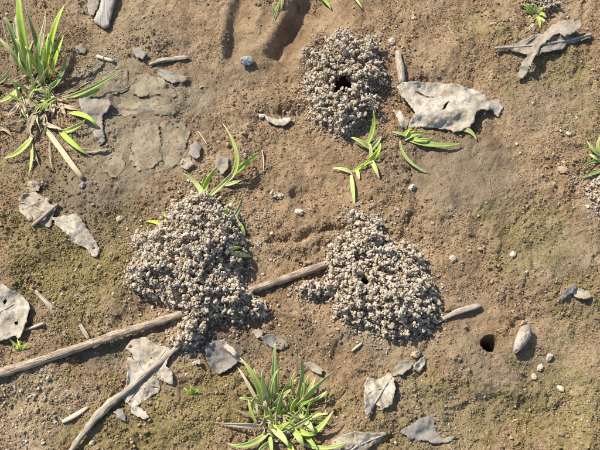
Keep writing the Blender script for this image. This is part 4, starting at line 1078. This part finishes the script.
leaf('leaf_scrap', [(132, 47), (141, 48), (146, 53), (143, 59), (136, 57)], 'slate scrap left of the frayed whitish stalk', M_LEAFGY, lambda u, v: 1 + 0 * u, seed=32, group='leaf scraps')
leaf('leaf_scrap', [(153, 68), (165, 70), (178, 74), (189, 77), (184, 82), (172, 83), (163, 79)], 'dark flat scrap below the frayed whitish stalk', M_LEAFGY, lambda u, v: 1 + 0 * u, seed=33, group='leaf scraps')
leaf('leaf_scrap', [(75, 46), (82, 44), (87, 49), (84, 54), (77, 53)], 'small bluish scrap pressed into mud right of the large tuft', M_LEAFGY, lambda u, v: .3 + 0 * u, seed=34, group='leaf scraps')
leaf('leaf_scrap', [(87, -4), (99, -4), (98, 8), (93, 16), (88, 12)], 'slate-blue scrap left of the weathered wood chip', M_LEAFGY, lambda u, v: 2.0 + 0 * u, seed=35, group='leaf scraps')
leaf('leaf_scrap', [(304, 362), (312, 362), (323, 369), (322, 375), (314, 372), (307, 367)], 'brown curled scrap right above the bottom tuft', M_LEAFBR, lambda u, v: 3 + 0 * u, seed=36, group='leaf scraps')
leaf('leaf_scrap', [(182, 159), (190, 158), (194, 164), (188, 170), (181, 167)], 'pale crumbly scrap on the mud above the tallest mound', M_LEAFMUD, lambda u, v: 1 + 0 * u, seed=37, group='leaf scraps')

# plates of dried mud crust, pieces of the ground
M_CRUST = leaf_material('mud_crust', (.262, .220, .150), (.195, .16, .108), .55, .7)
for k, poly in enumerate([[(98, 73), (106, 70), (116, 71), (126, 68), (129, 78), (127, 90), (116, 95), (105, 88)], [(129, 67), (140, 70), (151, 75), (163, 79), (172, 86), (177, 96), (166, 97), (152, 93), (140, 98), (131, 91), (132, 78)],
                          [(161, 122), (170, 119), (180, 119), (190, 131), (187, 148), (180, 160), (173, 168), (165, 165), (164, 150), (162, 136)], [(126, 126), (140, 120), (158, 123), (160, 138), (162, 160), (150, 168), (138, 170), (129, 158), (132, 142)],
                          [(106, 104), (122, 98), (140, 102), (156, 98), (172, 104), (178, 114), (158, 116), (140, 114), (124, 117), (112, 114)], [(96, 152), (110, 148), (122, 154), (126, 168), (116, 178), (104, 172)]]):
    leaf('', poly, '', M_CRUST, lambda u, v: -.35 + 0 * u, seed=60 + k, parent=ground, piece='mud_plate', jag=2.6, lay=.0, thick=.0002, floor=.04)

# ------------------------------------------------------------------ stones, clods, wood chip
def rock(name, uv, size, ang, label, material, cat, group=None, seed=0, amt=.45, facets=3, flat=.7, sink=.35, taper=0, rugged=.32):
    r = np.random.default_rng(900 + seed)
    v = ICO3[0].copy()
    for _ in range(6):
        d = r.normal(size=3); d /= np.linalg.norm(d); v += ICO3[0] * (amt * r.uniform(-.5, .7) * np.clip(ICO3[0] @ d, 0, 1) ** 2)[:, None]
    for _ in range(facets):
        d = r.normal(size=3); d[2] = abs(d[2]); d /= np.linalg.norm(d); h = r.uniform(.55, .8)
        q = v @ d; v -= np.clip(q - h, 0, None)[:, None] * d * .92
    nz = np.array([mnoise.noise(Vector(p * 3.0 + seed)) for p in ICO3[0]]); nz2 = np.array([mnoise.noise(Vector(p * 7.0 + seed)) for p in ICO3[0]]); v *= (1 + rugged * (nz + .5 * nz2))[:, None]
    if taper: v[:, 1] *= 1 - taper * np.clip((v[:, 0] + 1) * .5, 0, 1) ; v[:, 2] *= 1 - .5 * taper * np.clip((v[:, 0] + 1) * .5, 0, 1)
    v *= np.array([size[0], size[1], min(size) * flat * 1.0]) * .5 * U * (.82 if name == 'pebble' and not taper else 1)
    ca, sa = math.cos(ang), math.sin(ang)
    v = np.stack([v[:, 0] * ca - v[:, 1] * sa, v[:, 0] * sa + v[:, 1] * ca, v[:, 2]], 1)
    x, y = W(*uv); half = -v[:, 2].min()
    z = float(top(x, y)) + half * (1 - sink)
    x, y = W(*uv, z)
    o = link_mesh(name, v, ICO3[1], material)
    o.location = (float(x), float(y), z)
    return tag(o, label, cat, group)
rock('pebble', (521.5, 340), (29, 14.5), math.radians(237), 'smooth pinkish-grey teardrop pebble right of the open burrow hole', M_STONEP, 'pebble', None, 1, .12, 0, .95, .2, .5, .13)
rock('stone', (247, 61), (14, 10), .1, 'angular grey stone at the foot of the hoof prints', M_STONEG, 'stone', None, 2, .3, 5, 1.0, .1)
def pellet_clod(uv, k, sc, label, group='pale pellet clods'):
    me, rad = CLUMPS[k]
    o = bpy.data.objects.new('clod', me); COL.objects.link(o)
    x, y = W(*uv); o.scale = (sc, sc, sc * .75); o.rotation_euler = (0, 0, uv[0])
    o.location = (float(x), float(y), float(hgt(x, y)) + 1.5 * sc * U)
    return tag(o, label, 'clod', group)
pellet_clod((278, 195), 9, 1.15, 'pale soil clod right of the forked grass sprout')
pellet_clod((310, 212), 0, .8, 'small pellet cluster above the drag groove, right of the pale pebble')
pellet_clod((273, 247), 0, .75, 'small pellet cluster in the drag groove at its left end')
pellet_clod((288, 243), 1, .6, 'tiny pellet cluster in the middle of the drag groove')
pellet_clod((258, 245), 3, .8, 'grey pellet cluster between the tallest mound and the drag groove')
pellet_clod((196, 364), 4, .9, 'grey pellet cluster left of the slate-grey leaf')
pellet_clod((186, 166), 4, .9, 'grey pellet cluster on mud left of the forked sprout')
pellet_clod((356, 208), 1, .8, 'pellet cluster just above the top lobe of the right mound')
pellet_clod((386, 82), 0, .9, 'pellet cluster at the right rim of the ring-shaped mound')
rock('pebble', (298, 212), (9, 8), .3, 'small round pale pebble below the pale clod', M_STONEW, 'pebble', 'small pebbles', 4)
rock('pebble', (563, 170), (13, 9), -.3, 'tan oval pebble near the right edge', M_STONET, 'pebble', 'small pebbles', 5, .15)
rock('pebble', (569, 134), (8, 6), -.2, 'white pebble above the tan oval pebble', M_STONEW, 'pebble', 'small pebbles', 6)
rock('pebble', (561, 389), (10, 6), -.6, 'white oblong pebble in the lower right', M_STONEW, 'pebble', 'small pebbles', 7)
rock('pebble', (549, 358), (8, 7), .6, 'pale grey pebble below right of the teardrop pebble', M_CLOD, 'pebble', 'small pebbles', 8)
rock('pebble', (541, 367), (9, 6), .9, 'pale lumpy crumb just below the pale grey pebble', M_CLOD, 'pebble', 'small pebbles', 9, .6)
rock('pebble', (534, 377), (6, 9), .2, 'pale upright crumb below the lumpy crumb', M_CLOD, 'pebble', 'small pebbles', 10, .6)
rock('pebble', (412, 187), (10, 9), .2, 'pale pebble halfway between big leaf and right mound', M_STONEW, 'pebble', 'small pebbles', 11)
rock('pebble', (453, 259), (8, 8), .2, 'round grey-brown pebble right of the right mound', M_CLOD, 'pebble', 'small pebbles', 12)
rock('pebble', (513, 254), (6, 10), -.4, 'cream oblong pebble on the mossy soil at right', M_STONEW, 'pebble', 'small pebbles', 13)
rock('pebble', (416, 354), (11, 9), .2, 'tan pebble above the small grey leaf piece', M_STONET, 'pebble', 'small pebbles', 14)
rock('pebble', (47, 200), (6, 8), .3, 'pale pebble at the top of the mud-caked round leaf', M_CLOD, 'pebble', 'small pebbles', 15)
rock('pebble', (29, 217), (6, 9), .4, 'pale pebble at the foot of the mud-caked round leaf', M_CLOD, 'pebble', 'small pebbles', 16)
rock('pebble', (119, 219), (8, 7), .4, 'cream pebble left of the small bright shoot', M_STONEW, 'pebble', 'small pebbles', 17)
rock('pebble', (82, 185), (8, 7), .7, 'white pebble at the tip of the broad straw blade', M_STONEG, 'pebble', 'small pebbles', 18, .3, 3)
rock('pebble', (262, 116), (8, 8), .7, 'white crumb left of the curled white scrap', M_STONEW, 'pebble', 'small pebbles', 19, .5)
pellet_clod((288, 111), 1, .95, 'pale pellet cluster left of the ring-shaped mound')
pellet_clod((297, 109), 0, .85, 'pale pellet cluster touching the ring-shaped mound at its left')
pellet_clod((202, 88), 1, .85, 'pale crumbly clod lower left of the grey stone')
rock('clod', (393, 43), (9, 7), .5, 'pale clod above the short grey stick', M_CLOD, 'clod', None, 24, .6)
rock('pebble', (493, 24), (8, 6), .3, 'brown rounded crumb left of the rosette plant', M_STONET, 'pebble', 'small pebbles', 25)
rock('pebble', (414, 18), (8, 6), .6, 'tan pebble near the top edge above the short stick', M_STONET, 'pebble', 'small pebbles', 26)

def wood_chip():
    """a split, weathered chip: a thick slab with rounded upper side and chopped ends"""
    outline = [(103, -8), (118, -8), (114, 6), (109, 27), (104, 29), (95, 23), (94, 19), (99, 8)]
    cen = np.mean(outline, 0)
    rows = []
    levels = [(1.0, 0), (1.0, 5.0), (.93, 7.2), (.72, 8.6), (.35, 9.2)]
    V = []; UVs = []
    ring = densify(outline, 2.2, .6, 40)
    n = len(ring)
    for s, h in levels:
        for p in ring:
            q = cen + (np.array(p) - cen) * s
            x, y = W(*q); z = float(low(x, y)) + (h - 1.0 + 1.1 * mnoise.noise(Vector((p[0] * .5, p[1] * .12, h))) * (h > 0)) * U
            x, y = W(*q, z); V.append((float(x), float(y), z)); UVs.append(((q[0] - 90) / 30, q[1] / 60))
    F = []
    for l in range(len(levels) - 1):
        for k in range(n):
            F.append((l * n + k, l * n + (k + 1) % n, (l + 1) * n + (k + 1) % n, (l + 1) * n + k))
    F.append(tuple((len(levels) - 1) * n + k for k in range(n)))
    o = link_mesh('wood_chip', V, F, M_WOOD, None, UVs)
    centre_origin(o, tuple(np.mean(V, 0)))
    bm = bmesh.new(); bm.from_mesh(o.data); bmesh.ops.recalc_face_normals(bm, faces=bm.faces); bm.to_mesh(o.data); bm.free()
    tag(o, 'weathered grey wood chip at the top edge right of the large tuft', 'wood')
wood_chip()

# ------------------------------------------------------------------ tiny plant fibres lying about
def litter():
    r = np.random.default_rng(77)
    V = []; F = []; UVs = []
    for k in range(110):
        u0 = r.uniform(-20, 620); v0 = r.uniform(-20, 470); a = r.uniform(0, 6.28); ln = r.uniform(4, 15); bend = r.normal(0, .25)
        w = r.uniform(.15, .38)
        b = len(V); n = 6; sides = 5
        for i in range(n):
            t = i / (n - 1); u = u0 + math.cos(a + bend * t) * ln * t; v = v0 + math.sin(a + bend * t) * ln * t
            x, y = W(u, v); z = float(top(x, y)) + (w + .5 + .8 * math.sin(t * 3.14) * r.uniform(.3, 1.5)) * U
            for q in range(sides):
                c = 6.283 * q / sides
                V.append((float(x) - math.sin(a) * math.cos(c) * w * U, float(y) + math.cos(a) * math.cos(c) * w * U, z + math.sin(c) * w * U)); UVs.append((q / sides, t))
        for i in range(n - 1):
            for q in range(sides):
                F.append((b + i * sides + q, b + i * sides + (q + 1) % sides, b + (i + 1) * sides + (q + 1) % sides, b + (i + 1) * sides + q))
    o = link_mesh('plant_fibres', V, F, M_STICK, None, UVs)
    o['kind'] = 'stuff'
    tag(o, 'hair-thin plant fibres littering the soil', 'litter')
litter()
